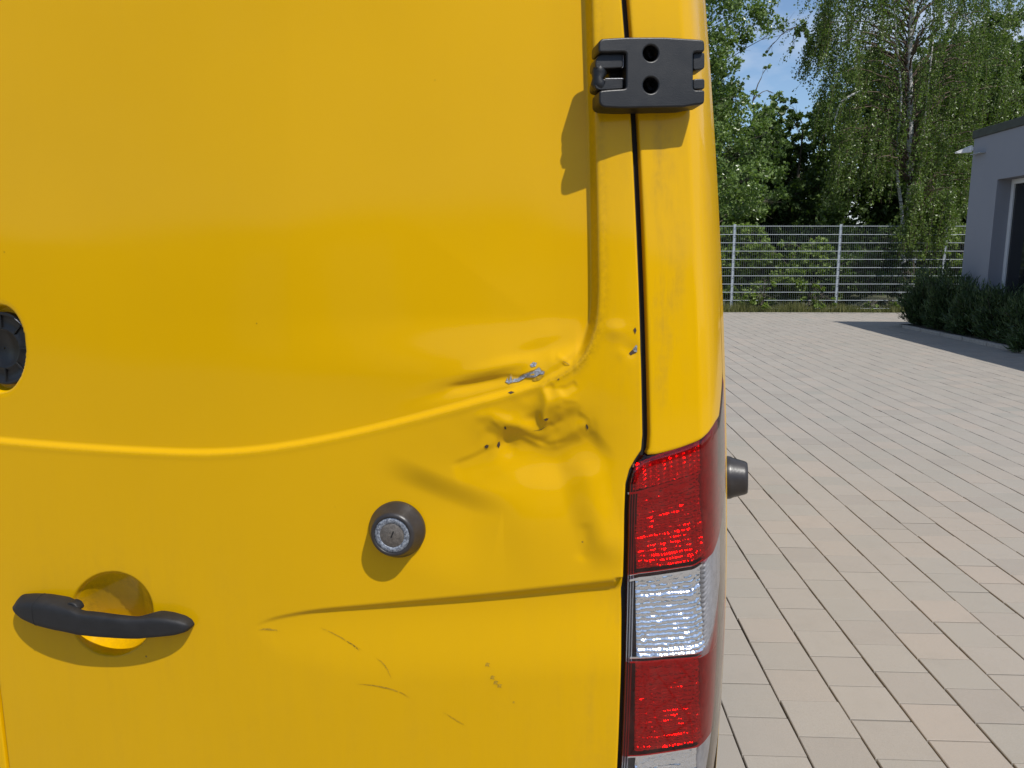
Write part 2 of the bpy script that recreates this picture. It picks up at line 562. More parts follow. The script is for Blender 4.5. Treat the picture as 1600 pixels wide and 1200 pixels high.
def smooth(a, b, x):
    t = np.clip((x - a) / (b - a), 0, 1)
    return t * t * (3 - 2 * t)
def poly_dist(px, py, poly):
    """distance to a polyline, sign by side (+ to the right-hand side of travel on screen), and the arc fraction"""
    P = np.asarray(poly, float)
    L = np.concatenate([[0], np.cumsum(np.linalg.norm(np.diff(P, axis=0), axis=1))])
    bd = np.full(px.shape, 1e9); sg = np.ones(px.shape); fr = np.zeros(px.shape)
    for i in range(len(P) - 1):
        a, b = P[i], P[i + 1]; d = b - a; ll = d @ d
        t = np.clip(((px - a[0]) * d[0] + (py - a[1]) * d[1]) / ll, 0, 1)
        qx, qy = px - a[0] - t * d[0], py - a[1] - t * d[1]
        dist = np.hypot(qx, qy)
        c = d[0] * qy - d[1] * qx
        m = dist < bd
        bd = np.where(m, dist, bd); sg = np.where(m, np.sign(c), sg)
        fr = np.where(m, (L[i] + t * math.sqrt(ll)) / L[-1], fr)
    return bd, sg, fr
def catmull(pts, n=8):
    P = np.asarray(pts, float)
    Q = np.vstack([2 * P[0] - P[1], P, 2 * P[-1] - P[-2]])
    out = []
    for i in range(1, len(Q) - 2):
        p0, p1, p2, p3 = Q[i - 1], Q[i], Q[i + 1], Q[i + 2]
        for t in np.linspace(0, 1, n, endpoint=False):
            out.append(0.5 * ((2 * p1) + (-p0 + p2) * t + (2 * p0 - 5 * p1 + 4 * p2 - p3) * t * t + (-p0 + 3 * p1 - 3 * p2 + p3) * t ** 3))
    out.append(P[-1])
    return np.array(out)

# --- outlines read off the photograph, turned into places on the skin
gapL = invs([(969, 0), (976, 90), (984, 190), (991, 330), (996, 450), (1000, 580), (1002, 680), (1000, 704), (990, 719), (981, 735), (975, 757), (973, 800), (971, 900), (969, 1000), (966, 1100), (962, 1200)])
gapL = gapL[np.argsort(gapL[:, 1])]
_gz = np.concatenate([[0.3], gapL[:, 1], [2.6]])
_gs = np.concatenate([[gapL[0, 0] - 0.012], gapL[:, 0], [gapL[-1, 0] - 0.0]])
def s_edge(Z): return np.interp(Z, _gz, _gs)
GAP = 0.0125
S_END = 1.083                     # where the lamp ends on the flank
def bnd(pts, slope_ext):
    q = invs(pts)
    o = np.argsort(q[:, 0]); q = q[o]
    s_, z_ = q[:, 0], q[:, 1]
    s_ = np.concatenate([s_, [S_END]]); z_ = np.concatenate([z_, [z_[-1] + slope_ext * (S_END - q[-1, 0])]])
    return lambda s: np.interp(s, s_, z_)
zt = bnd([(1000, 714), (1014, 711), (1040, 704), (1070, 694), (1092, 684), (1104, 675), (1114, 665), (1122, 656)], 0.75)
zb1 = bnd([(974, 901), (1000, 895), (1040, 890), (1085, 883), (1100, 874), (1112, 864)], 0.62)
zb2 = bnd([(970, 1036), (990, 1035), (1040, 1032), (1093, 1027), (1106, 1019), (1116, 1009)], 0.62)
zb3 = bnd([(966, 1184), (985, 1181), (1040, 1175), (1090, 1166), (1104, 1152), (1113, 1136)], 0.9)
zb4 = lambda s: zb3(s) - 0.085

# --- rear right door: one sheet of metal as a height field in the skin's own coordinates
zfine0, zfine1 = 0.66, 1.86
Zr = np.concatenate([np.linspace(0.42, zfine0, 24, endpoint=False), np.arange(zfine0, zfine1, 0.0018), np.linspace(zfine1, 2.42, 40)])
NCOL = 580
sfr = np.linspace(0, 1, NCOL)
Zg, Fg = np.meshgrid(Zr, sfr, indexing='ij')
E0 = 0.004
Sg = E0 + (s_edge(Zg) - E0) * Fg
GPX, GPY = proj(surf(Sg, Zg))

RECESS = catmull([(-260, 668), (-100, 684), (0, 693), (110, 702), (230, 709), (330, 711), (420, 704), (520, 687), (620, 664), (720, 638), (800, 616), (848, 601), (884, 584), (912, 560), (928, 528), (937, 485), (938, 400), (934, 200), (928, 0), (922, -200), (918, -420)], 6)
CREASE = catmull([(396, 977), (418, 967), (450, 959), (500, 951), (600, 942), (750, 928), (860, 916), (958, 905)], 6)
def gauss(px, py, cx, cy, rx, ry, rot=0):
    c, s = math.cos(R(rot)), math.sin(R(rot))
    x, y = px - cx, py - cy
    a, b = (x * c + y * s) / rx, (-x * s + y * c) / ry
    return np.exp(-(a * a + b * b))
def fold(px, py, poly, wa, wb, amp, e0=0.15, e1=0.85):
    """a step across a line: drops by amp on the right-hand side within wa and eases back over wb"""
    d, sg, fr = poly_dist(px, py, poly)
    x = d * sg
    amp = amp * 1.5
    prof = smooth(-wa * .5, wa * .5, x) * (1 - smooth(wa * .5, wa * .5 + wb, x))
    env = smooth(0, e0, fr) * (1 - smooth(e1, 1, fr))
    return -amp * prof * env
def ridge(px, py, poly, w, amp, e0=0.2, e1=0.8):
    d, sg, fr = poly_dist(px, py, poly)
    return amp * np.exp(-(d / w) ** 2) * smooth(0, e0, fr) * (1 - smooth(e1, 1, fr))
def vnoise(px, py, scale, seed):
    r = np.random.default_rng(seed)
    T = r.normal(0, 1, (64, 64))
    x, y = px / scale + 11.3, py / scale + 7.7
    i, j = np.floor(x).astype(int), np.floor(y).astype(int)
    fx, fy = x - i, y - j
    fx, fy = fx * fx * (3 - 2 * fx), fy * fy * (3 - 2 * fy)
    g = lambda a, b: T[a % 64, b % 64]
    return (g(i, j) * (1 - fx) + g(i + 1, j) * fx) * (1 - fy) + (g(i, j + 1) * (1 - fx) + g(i + 1, j + 1) * fx) * fy

CUP = (174, 960, 66, 66)          # finger cup behind the handle: centre and half axes
EMB = (-2, 545, 38.5, 68)         # socket where the badge once sat
def door_height(px, py):
    mm = 0.001
    h = np.zeros(px.shape)
    # pressed recess of the upper panel
    d, sg, fr = poly_dist(px, py, RECESS)
    inside = d * -sg              # + up/left of the outline
    depth = np.interp(px, [0, 350, 700, 810, 860, 900, 925], [4.4, 4.6, 5.0, 5.2, 2.6, 5.0, 15.0])
    tall = smooth(590, 490, py)
    depth = depth * (1 - tall) + tall * np.interp(px, [0, 450, 860], [4.0, 6.0, 15.5])
    wall = np.interp(px, [0, 600, 800, 880, 930], [9.5, 9.5, 9.5, 12, 17])
    h += -depth * mm * smooth(0, 1, inside / wall)
    h += 0.35 * mm * np.exp(-((inside + 3) / 4.0) ** 2) * smooth(-30, 10, px)          # rolled lip
    # upper panel bulges softly
    h += np.where(inside > 0, 1, 0) * 4.0 * mm * smooth(20, 320, inside)
    # lower swage line
    dc, sc, fc = poly_dist(px, py, CREASE)
    x = dc * sc
    w = np.interp(fc, [0, .15, .5, 1], [6, 9, 16, 25])
    amp = np.interp(fc, [0, .05, .2, .6, 1], [0, 1.5, 4.0, 7.2, 9.8])
    fall = np.interp(fc, [0, .3, 1], [60, 110, 130])
    h += -amp * mm * smooth(-w * .1, w * .9, x) * (1 - smooth(w, w + fall, x)) * np.where(x > -20, 1, 0)
    # ---- accident damage
    below = smooth(-4, 14, -inside)
    def G(*a): return 1.55 * gauss(px, py, *a)
    mm = 0.001 * 1.0
    h += -7.0 * mm * G(830, 722, 105, 62, -8) * below
    h += -1.8 * mm * G(900, 770, 40, 110, -8) * below
    h += 2.6 * mm * G(868, 628, 30, 19, -25) * below
    h += -1.6 * mm * G(832, 648, 16, 26, 10) * below
    h += 1.9 * mm * G(800, 664, 34, 12, 14) * below
    h += -1.6 * mm * G(858, 688, 22, 9, -20) * below
    h += 1.0 * mm * G(905, 655, 18, 14, 30) * below
    h += -1.1 * mm * G(922, 668, 9, 22, -20) * below
    h += ridge(px, py, [(845, 598), (852, 628), (846, 655), (858, 676)], 6.5, 1.6 * mm) * below
    h += fold(px, py, [(772, 670), (806, 676), (838, 694), (868, 697), (905, 683), (925, 664)], 27, 60, 3.0 * mm)
    h += fold(px, py, [(585, 718), (640, 742), (695, 766), (740, 783), (785, 792), (830, 790)], 44, 120, 4.2 * mm, .35, .6)
    h += fold(px, py, [(700, 728), (735, 716), (770, 698), (800, 684)], 12, 34, 0.8 * mm)
    h += fold(px, py, [(942, 900), (922, 850), (902, 790), (890, 730), (884, 690)], 44, 40, -3.1 * mm, .25, .7)
    h += ridge(px, py, [(735, 655), (765, 648), (790, 660), (778, 690)], 8, 0.9 * mm)
    h += ridge(px, py, [(905, 880), (918, 850), (912, 815)], 10, -0.9 * mm)
    h += fold(px, py, [(752, 668), (772, 676), (792, 690), (812, 700)], 14, 24, 0.7 * mm)
    h += fold(px, py, [(838, 640), (846, 662), (862, 660), (884, 646), (904, 642), (922, 660)], 20, 26, 2.0 * mm)
    h += ridge(px, py, [(802, 676), (826, 690), (850, 704)], 5, 0.7 * mm) + ridge(px, py, [(864, 604), (876, 622), (872, 640)], 6, 0.8 * mm)
    h += fold(px, py, [(858, 596), (866, 606), (884, 604), (900, 594)], 7, 14, 0.9 * mm)
    for ln_, a_ in (([(846, 596), (856, 625), (847, 652), (858, 668)], .75), ([(798, 672), (832, 690), (858, 700), (892, 690)], -.7), ([(834, 640), (848, 664), (864, 668), (880, 656)], -.65), ([(900, 638), (921, 655), (927, 684)], .6),
                    ([(766, 652), (784, 670), (776, 692)], .55), ([(705, 728), (740, 716), (775, 700)], -.35), ([(868, 606), (884, 624), (908, 628)], .5)):
        h += ridge(px, py, ln_, 4.2, a_ * mm)
    # upper panel next to the fold
    up = smooth(-2, 12, inside)
    h += -2.4 * mm * G(845, 553, 46, 17, -22) * up
    h += 2.0 * mm * G(790, 572, 55, 11, -13) * up
    h += -1.8 * mm * G(735, 603, 60, 12, -14) * up
    h += 1.4 * mm * G(880, 562, 22, 8, -35) * up
    h += ridge(px, py, [(868, 556), (884, 566), (892, 572)], 4, 0.9 * mm)
    h += fold(px, py, [(690, 605), (740, 597), (790, 588), (835, 590), (860, 584)], 8, 14, 1.1 * mm)
    # frame strip near the gap
    h += 1.3 * mm * G(962, 516, 17, 13) - 1.0 * mm * G(985, 548, 14, 12) + 0.6 * mm * G(972, 552, 9, 9)
    # crumpled fine relief inside the damaged field
    dmg = gauss(px, py, 835, 650, 90, 75)
    h += dmg * mm * (0.8 * vnoise(px, py, 30, 3) + 0.22 * vnoise(px, py, 14, 4))
    # sheet metal is never flat
    h += mm * (0.55 * vnoise(px, py, 260, 1) + 0.16 * vnoise(px, py, 120, 2))
    # finger cup
    cx_, cy_ = (px - CUP[0]) / CUP[2], (py - CUP[1]) / CUP[3]
    rr = np.hypot(cx_, cy_)
    up_ = (cy_ + np.sqrt(np.clip(1 - cx_ ** 2, 0, 1)))            # 0 at the upper rim, growing downward
    dn_ = (np.sqrt(np.clip(1 - cx_ ** 2, 0, 1)) - cy_)            # 0 at the lower rim, growing upward
    def smin(a_, b_, k_=7.0): return -np.log(np.exp(-a_ / k_) + np.exp(-b_ / k_)) * k_
    bowl = smin(np.clip(up_, 0, 9) * 24, np.clip(dn_, 0, 9) * 150)
    bowl = smin(bowl, np.clip(1 - np.abs(cx_), 0, 1) * 95)
    bowl = np.clip(smin(bowl, 34.0 + 0 * bowl) + 4.0, 0, 60) * smooth(1.0, 0.96, rr)
    h += np.where(rr < 1.0, -bowl * mm, 0)
    # badge socket
    re = np.hypot((px - EMB[0]) / EMB[2], (py - EMB[1]) / EMB[3])
    h += -13 * mm * smooth(1.02, 0.95, re) - 0.5 * mm * np.exp(-((re - 1.05) / .05) ** 2)
    return h
Hg = door_height(GPX, GPY)
pad = GPY < -260
Hg = np.where(pad & (Hg < -0.02), -0.02, Hg)
Pg = surf(Sg, Zg, Hg)
# rolled edge and return flange at the hinge side, and at the middle gap
def flange(scol, zcol, hcol, sign):
    cols = []
    for ds, dh in ((0.0012, -0.0006), (0.0020, -0.0020), (0.0022, -0.0045), (0.0012, -0.030)):
        cols.append(surf(scol + sign * ds, zcol, hcol + dh))
    return cols
fr_ = flange(Sg[:, -1], Zg[:, -1], Hg[:, -1], 1)
fl_ = flange(Sg[:, 0], Zg[:, 0], Hg[:, 0], -1)[::-1]
full = np.concatenate([np.stack(fl_, 1), Pg, np.stack(fr_, 1)], 1)
nr, ncl = full.shape[:2]
def edge_attr(nfl, A): return np.concatenate([np.repeat(A[:, :1], nfl, 1), A, np.repeat(A[:, -1:], nfl, 1)], 1)
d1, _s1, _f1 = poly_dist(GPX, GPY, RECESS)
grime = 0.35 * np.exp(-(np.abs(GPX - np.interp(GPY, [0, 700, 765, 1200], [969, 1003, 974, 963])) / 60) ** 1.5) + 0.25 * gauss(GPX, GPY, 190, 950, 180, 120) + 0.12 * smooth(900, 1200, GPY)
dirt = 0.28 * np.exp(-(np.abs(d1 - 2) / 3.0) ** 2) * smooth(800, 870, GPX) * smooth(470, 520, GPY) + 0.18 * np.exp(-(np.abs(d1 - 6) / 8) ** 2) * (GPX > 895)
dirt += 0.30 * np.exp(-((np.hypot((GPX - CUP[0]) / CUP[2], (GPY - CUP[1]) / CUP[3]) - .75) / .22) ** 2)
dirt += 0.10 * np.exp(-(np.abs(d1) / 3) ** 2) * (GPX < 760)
me = mesh_np('rear_door', full.reshape(-1, 3), grid_faces(nr, ncl), True)
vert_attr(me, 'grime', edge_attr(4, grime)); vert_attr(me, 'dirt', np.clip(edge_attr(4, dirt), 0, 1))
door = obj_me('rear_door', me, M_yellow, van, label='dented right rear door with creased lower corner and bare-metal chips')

_fx, _fy = proj(Pg)
_nrm = np.cross(np.gradient(Pg, axis=1), np.gradient(Pg, axis=0))
_nrm /= np.linalg.norm(_nrm, axis=-1)[..., None] + 1e-12
def on_door(px, py, lift=0.0005):
    """points on the finished door sheet, lifted clear of it"""
    out = []
    for a, b in zip(np.atleast_1d(px), np.atleast_1d(py)):
        k = int(np.argmin((_fx - a) ** 2 + (_fy - b) ** 2))
        i, j = divmod(k, _fx.shape[1])
        i = min(max(i, 1), _fx.shape[0] - 2); j = min(max(j, 1), _fx.shape[1] - 2)
        J = np.array([[_fx[i + 1, j] - _fx[i - 1, j], _fx[i, j + 1] - _fx[i, j - 1]], [_fy[i + 1, j] - _fy[i - 1, j], _fy[i, j + 1] - _fy[i, j - 1]]]) / 2
        w = np.clip(np.linalg.solve(J, [a - _fx[i, j], b - _fy[i, j]]), -1, 1)
        p = Pg[i, j] + (Pg[i + 1, j] - Pg[i - 1, j]) / 2 * w[0] + (Pg[i, j + 1] - Pg[i, j - 1]) / 2 * w[1]
        out.append(p + _nrm[i, j] * lift)
    return np.array(out)

# --- the other rear door, coarse: only its edge shows
Zl = np.linspace(0.42, 2.42, 120); sl_ = np.linspace(0.0045, 0.88, 60)
Zg2, Sg2 = np.meshgrid(Zl, sl_, indexing='ij')
Sg2 = 0.0045 + (s_edge(Zg2) - 0.0045) * (Sg2 - 0.0045) / (0.88 - 0.0045)
px2, py2 = proj(surf(Sg2, Zg2))
rec2 = poly_dist(px2, py2, RECESS); h2 = -0.006 * smooth(0, 16, rec2[0] * -rec2[1])
P2 = surf(Sg2, Zg2, h2); P2[..., 0] *= -1
fl2 = [surf(0.0045 - ds, Zl, h2[:, 0] + dh) * np.array([-1, 1, 1]) for ds, dh in ((0.001, -0.0006), (0.0016, -0.0025), (0.001, -0.03))][::-1]
P2 = np.concatenate([np.stack(fl2, 1), P2], 1)
obj_me('rear_door', mesh_np('rear_door', P2.reshape(-1, 3), grid_faces(P2.shape[0], P2.shape[1], True), True), M_yellow, van, label='left rear door, only its edge in view')

# --- dark seals behind the gaps
def strip(name, s0, s1, Zs, depth, mat, parent, nc=4, mirror=False, **kw):
    Z_, f_ = np.meshgrid(Zs, np.linspace(0, 1, nc), indexing='ij')
    a, b = s0(Z_), s1(Z_)
    P = surf(a + (b - a) * f_, Z_, depth)
    if mirror: P[..., 0] *= -1
    return obj_me(name, mesh_np(name, P.reshape(-1, 3), grid_faces(len(Zs), nc, mirror), True), mat, parent, **kw)
strip('door_seal', lambda z: s_edge(z) - 0.008, lambda z: s_edge(z) + np.where(z > 1.16, GAP + 0.006, 0.0085), np.linspace(0.42, 2.42, 160), -0.010, M_rubber, van)
strip('door_seal', lambda z: -0.03 + 0 * z, lambda z: 0.03 + 0 * z, np.linspace(0.42, 2.42, 40), -0.028, M_rubber, van)

# --- quarter panel: the body corner between hinge gap and flank
fcol = np.concatenate([np.linspace(0, 1, 90)])
Zf = np.concatenate([np.linspace(0, 0.02, 8, endpoint=False), np.linspace(0.02, 1, 150)])
Gf, Cf = np.meshgrid(Zf, fcol, indexing='ij')
sgap0 = float(s_edge(1.17) + GAP)
s_nom = sgap0 + (S_END - sgap0) * Cf
Zq = (zt(s_nom) + 0.0035) + (2.42 - zt(s_nom)) * Gf
Sq = (s_edge(np.maximum(Zq, 1.165)) + GAP) + (S_END - (s_edge(np.maximum(Zq, 1.165)) + GAP)) * Cf
qx, qy = proj(surf(Sq, Zq))
Hq = 0.0008 * vnoise(Sq * 1000, Zq * 1000, 150, 8) * 0.5
Hq = Hq + 0.0011 * np.exp(-((Sq - 0.968) / 0.006) ** 2)
Pq = surf(Sq, Zq, Hq)
fq = [surf(Sq[:, 0] - ds, Zq[:, 0], Hq[:, 0] + dh) for ds, dh in ((0.0012, -0.0006), (0.0020, -0.0020), (0.0022, -0.0045), (0.0012, -0.030))][::-1]
Pq = np.concatenate([np.stack(fq, 1), Pq], 1)
nfl = 4
Sx = np.concatenate([Sq[:, :1]] * nfl + [Sq], 1); Zx = np.concatenate([Zq[:, :1]] * nfl + [Zq], 1)
low = [surf(Sx[0] , Zx[0] - dz, dh) for dz, dh in ((0.0012, -0.0008), (0.0016, -0.003), (0.001, -0.02))][::-1]
Pq = np.concatenate([np.stack(low, 0), Pq], 0)
me = mesh_np('corner_panel', Pq.reshape(-1, 3), grid_faces(Pq.shape[0], Pq.shape[1]), True)
ax, ay = proj(surf(Sx, Zx))
gq = 1.0 * smooth(1088, 1040, ax) * smooth(60, 260, ay) * (1 - smooth(560, 700, ay)) + 0.12
gq = np.concatenate([gq[:1]] * 3 + [gq], 0)
dq = 0.5 * np.exp(-((ax - np.interp(ay, [0, 700], [978, 1010])) / 7) ** 2)
dq = np.concatenate([dq[:1]] * 3 + [dq], 0)
vert_attr(me, 'grime', gq); vert_attr(me, 'dirt', np.clip(dq, 0, 1))
obj_me('corner_panel', me, M_yellow, van)

# --- flanks, roof, nose: horizontal slices lofted into one shell
def front_y(Z): return np.interp(Z, [0.4, 0.75, 1.0, 1.12, 1.25, 2.25, 2.5], [5.55, 5.62, 5.52, 5.35, 4.95, 4.1, 3.9])
def slice_pts(Z, shrink=0.0):
    e = S_END if Z < 2.42 else float(s_edge(2.42))
    s1 = np.concatenate([np.linspace(S_END, 1.3, 14), np.linspace(1.4, 3.2, 12)])
    R_ = surf(s1, np.full(s1.shape, Z))
    w = R_[-1, 0]
    fy = float(front_y(Z))
    t = np.linspace(0, 1, 24)[1:]
    y0 = R_[-1, 1]
    yy = y0 + (fy - 0.5 - y0) * t[:8] / t[7]
    side = np.stack([np.full(8, w), yy, np.full(8, Z)], 1)
    a = np.linspace(0, math.pi / 2, 14)[1:]
    nose = np.stack([w * np.cos(a) ** 0.45, fy - 0.5 + 0.5 * np.sin(a) ** 0.8, np.full(13, Z)], 1)
    half = np.concatenate([R_, side, nose])
    other = half[:-1][::-1] * np.array([-1, 1, 1])
    return np.concatenate([half, other])
Zs = np.concatenate([np.linspace(0.42, 1.3, 20), np.linspace(1.34, 2.42, 20)])
rows = [slice_pts(z) for z in Zs]
shell = np.stack(rows)
me = mesh_np('body_shell', shell.reshape(-1, 3), grid_faces(shell.shape[0], shell.shape[1]), True)
obj_me('body_shell', me, M_yellow, van)
# roof: cap over the outline at the top
top = np.concatenate([surf(np.linspace(-0.0, S_END, 40)[1:-1][::-1] * 1.0, np.full(38, 2.42)) * np.array([-1, 1, 1])])
topl = np.concatenate([surf(np.linspace(S_END, 0, 30), np.full(30, 2.42)) * np.array([-1, 1, 1]), surf(np.linspace(0, S_END, 30)[1:], np.full(29, 2.42)), rows[-1][1:-1]])
ctr = topl.mean(0)
rings = []
for f, dz in ((1.0, 0), (0.985, 0.035), (0.94, 0.07), (0.85, 0.092), (0.6, 0.11), (0.3, 0.12), (0.02, 0.122)):
    q = ctr + (topl - ctr) * np.array([f, 1 - (1 - f) * (0.35 if f > .8 else 1), 1]); q[:, 2] = 2.42 + dz
    rings.append(np.concatenate([q, q[:1]]))
rf = np.stack(rings)
obj_me('roof', mesh_np('roof', rf.reshape(-1, 3), grid_faces(rf.shape[0], rf.shape[1]), True), M_yellow, van)
M_glass = simple('dark_glass', (0.012, 0.014, 0.016), 0.05)
for sgn in (-1, 1):
    box_obj('cab_window', (sgn * 0.955, 3.75, 1.72), (0.02, 0.75, 0.5), M_glass, van, 0.008)
box_obj('windscreen', (0, 4.68, 1.72), (1.5, 0.02, 0.86), M_glass, van, 0.008, Matrix.Rotation(R(40), 3, 'X'))
# rear bumper, underbody, wheels
M_bump = plastic('bumper_plastic', (0.028, 0.028, 0.03), 0.6, 500)
Zb_, sb_ = np.meshgrid(np.linspace(0.33, 0.60, 10), np.linspace(0, 1.6, 90), indexing='ij')
hb = (0.05 - 0.045 * smooth(0.90, 1.0, sb_)) * np.sin(np.clip((Zb_ - 0.33) / 0.27, 0, 1) * math.pi) ** 0.5
for mir in (1, -1):
    P = surf(sb_, Zb_, hb); P[..., 0] *= mir
    obj_me('rear_bumper', mesh_np('rear_bumper', P.reshape(-1, 3), grid_faces(10, 90, mir < 0), True), M_bump, van)
box_obj('underbody', (0, 2.7, 0.42), (1.7, 5.0, 0.12), M_rubber, van, 0.02)
M_tyre = simple('tyre_rubber', (0.018, 0.018, 0.018), 0.85, 0, 60, 0.2)
M_rim = simple('painted_steel_rim', (0.35, 0.36, 0.37), 0.4, 0.6)
for wx in (-0.86, 0.86):
    for wy in (1.15, 4.75):
        MM = Matrix.Translation((wx, wy, 0.345)) @ Matrix.Rotation(math.copysign(math.pi / 2, wx), 4, 'Y')
        w = lathe('wheel', [(0.20, -0.11), (0.33, -0.11), (0.345, -0.09), (0.345, 0.09), (0.33, 0.11), (0.215, 0.11), (0.20, 0.09)], M_tyre, van, MM)
        lathe('rim', [(0.21, 0.095), (0.195, 0.06), (0.15, 0.05), (0.08, 0.085), (0.001, 0.09)], M_rim, w, MM)

# --- rays from the photographer onto a plane of a local frame
def plane_xy(M, zoff, px, py):
    dx, v = px - 800, py - 600
    down, fw = FPX * _sp + v * _cp, FPX * _cp - v * _sp
    d = Vector((dx * math.cos(VHEAD) - fw * math.sin(VHEAD), dx * math.sin(VHEAD) + fw * math.cos(VHEAD), -down))
    Mi = M.inverted()
    o = Mi @ Vector((CX, CY, CAMH)); d = Mi.to_3x3() @ d
    t = (zoff - o.z) / d.z
    q = o + d * t
    return q.x, q.y

def curve_plate(name, loops, z0, z1, bevel, M, mat, parent, **kw):
    """flat plate with holes: closed outlines filled, given thickness and rounded edges"""
    cu = bpy.data.curves.new(name, 'CURVE')
    cu.dimensions = '2D'; cu.fill_mode = 'BOTH'
    cu.extrude = (z1 - z0) / 2 - bevel
    cu.bevel_depth = bevel; cu.bevel_resolution = 2
    cu.offset = -bevel
    for lp in loops:
        sp = cu.splines.new('POLY'); sp.points.add(len(lp) - 1); sp.use_cyclic_u = True
        for p, (x, y) in zip(sp.points, lp): p.co = (x, y, 0, 1)
    tmp = bpy.data.objects.new(name + '_tmp', cu)
    COL.objects.link(tmp)
    dg = bpy.context.evaluated_depsgraph_get()
    me = bpy.data.meshes.new_from_object(tmp.evaluated_get(dg))
    bpy.data.objects.remove(tmp)
    me.transform(M @ Matrix.Translation((0, 0, (z0 + z1) / 2)))
    me.name = name
    return obj_me(name, me, mat, parent, **kw)
def round_poly(pts, r, n=4):
    P = [Vector(p) for p in pts]; out = []
    for i, p in enumerate(P):
        a, b = P[i - 1] - p, P[(i + 1) % len(P)] - p
        ra = min(r, a.length * .45); rb = min(r, b.length * .45)
        p0, p1 = p + a.normalized() * ra, p + b.normalized() * rb
        for t in np.linspace(0, 1, n):
            q = p0 * (1 - t) ** 2 + p * 2 * t * (1 - t) + p1 * t * t
            out.append((q.x, q.y))
    return out

# --- hinge on the corner
hs, hz = inv(1006, 118)
MH = frame(hs, hz)
HT = 0.029
def hpx(pts, z=HT): return [plane_xy(MH, z, 850 + x / 4, y / 4) for x, y in pts]
outl = hpx([(342, 262), (362, 240), (520, 231), (760, 231), (985, 246), (1004, 256), (1006, 322), (934, 326), (934, 561), (1006, 561), (1004, 640), (990, 650), (925, 658), (880, 668), (480, 676), (372, 670), (346, 648), (346, 566), (392, 560), (516, 552), (516, 325), (400, 327), (342, 326)])
cen = [hpx([(668 + 47 * math.cos(a), cy + 50 * math.sin(a)) for a in np.linspace(0, 2 * math.pi, 28, endpoint=False)]) for cy in (332, 532)]
hinge = curve_plate('door_hinge', [round_poly(outl, 0.003)] + cen, 0.003, HT, 0.0018, MH, M_blackpl, van)
def hplate(name, pts, z0, z1, r=0.003, bev=0.0012, mat=None):
    return curve_plate(name, [round_poly(hpx(pts, z1), r)], z0, z1, bev, MH, mat or M_blackpl, hinge)
hplate('hinge_arm', [(322, 372), (350, 336), (488, 332), (496, 342), (496, 424), (395, 428), (322, 430)], 0.002, 0.023)
hplate('hinge_arm', [(318, 500), (372, 492), (500, 490), (500, 556), (350, 566), (318, 552)], 0.002, 0.022)
hplate('hinge_lug', [(932, 332), (950, 326), (1005, 326), (1005, 425), (985, 434), (932, 438)], 0.002, 0.024)
hplate('hinge_lug', [(932, 492), (1005, 490), (1006, 556), (932, 560)], 0.002, 0.024)
hplate('hinge_back', [(400, 330), (515, 330), (515, 552), (420, 552)], 0.001, 0.006, 0.002, 0.001, M_rubber)
curve_plate('hinge_back', [hpx([(600, 260), (740, 260), (740, 610), (600, 610)], 0.006)], 0.001, 0.006, 0.001, MH, M_rubber, hinge)
# knuckle: a lumpy pivot pin with worn edges
pts = [hpx([p], 0.018)[0] for p in ((344, 420), (348, 455), (340, 490), (344, 520), (352, 560))]
paths = [([MH @ Vector((x, y, 0.016)) for x, y in pts], [0.007, 0.0085, 0.006, 0.0088, 0.006])]
V, F = tube_np(paths, 14)
obj_me('pivot_pin', mesh_np('pivot_pin', V, F, True), M_blackpl, hinge)
M_bolt = simple('dark_bolt', (0.045, 0.045, 0.048), 0.4, 0.7, 200, 0.3)
for cy in (332, 532):
    x, y = hpx([(668, cy)], 0.006)[0]
    lathe('bolt_head', [(0.0085, 0.005), (0.0085, 0.010), (0.0075, 0.0112), (0.004, 0.0112), (0.0035, 0.0085), (0.0001, 0.0085)], M_bolt, hinge, MH @ Matrix.Translation((x, y, 0)), 6, False)
# scuffed bright edges on the arms
M_worn = simple('worn_edge', (0.32, 0.32, 0.33), 0.45, 0.3, 400, 0.4)
def bar(name, a, b, r, mat, parent):
    V, F = tube_np([([a, b], [r, r])], 6)
    return obj_me(name, mesh_np(name, V, F, True), mat, parent)
for (a, b) in (((440, 421), (494, 420)), ((495, 345), (496, 418)), ((385, 492), (498, 491))):
    pa, pb = hpx([a, b], 0.0225)
    bar('worn_edge', MH @ Vector((*pa, 0.0219)), MH @ Vector((*pb, 0.0219)), 0.0007, M_worn, hinge)

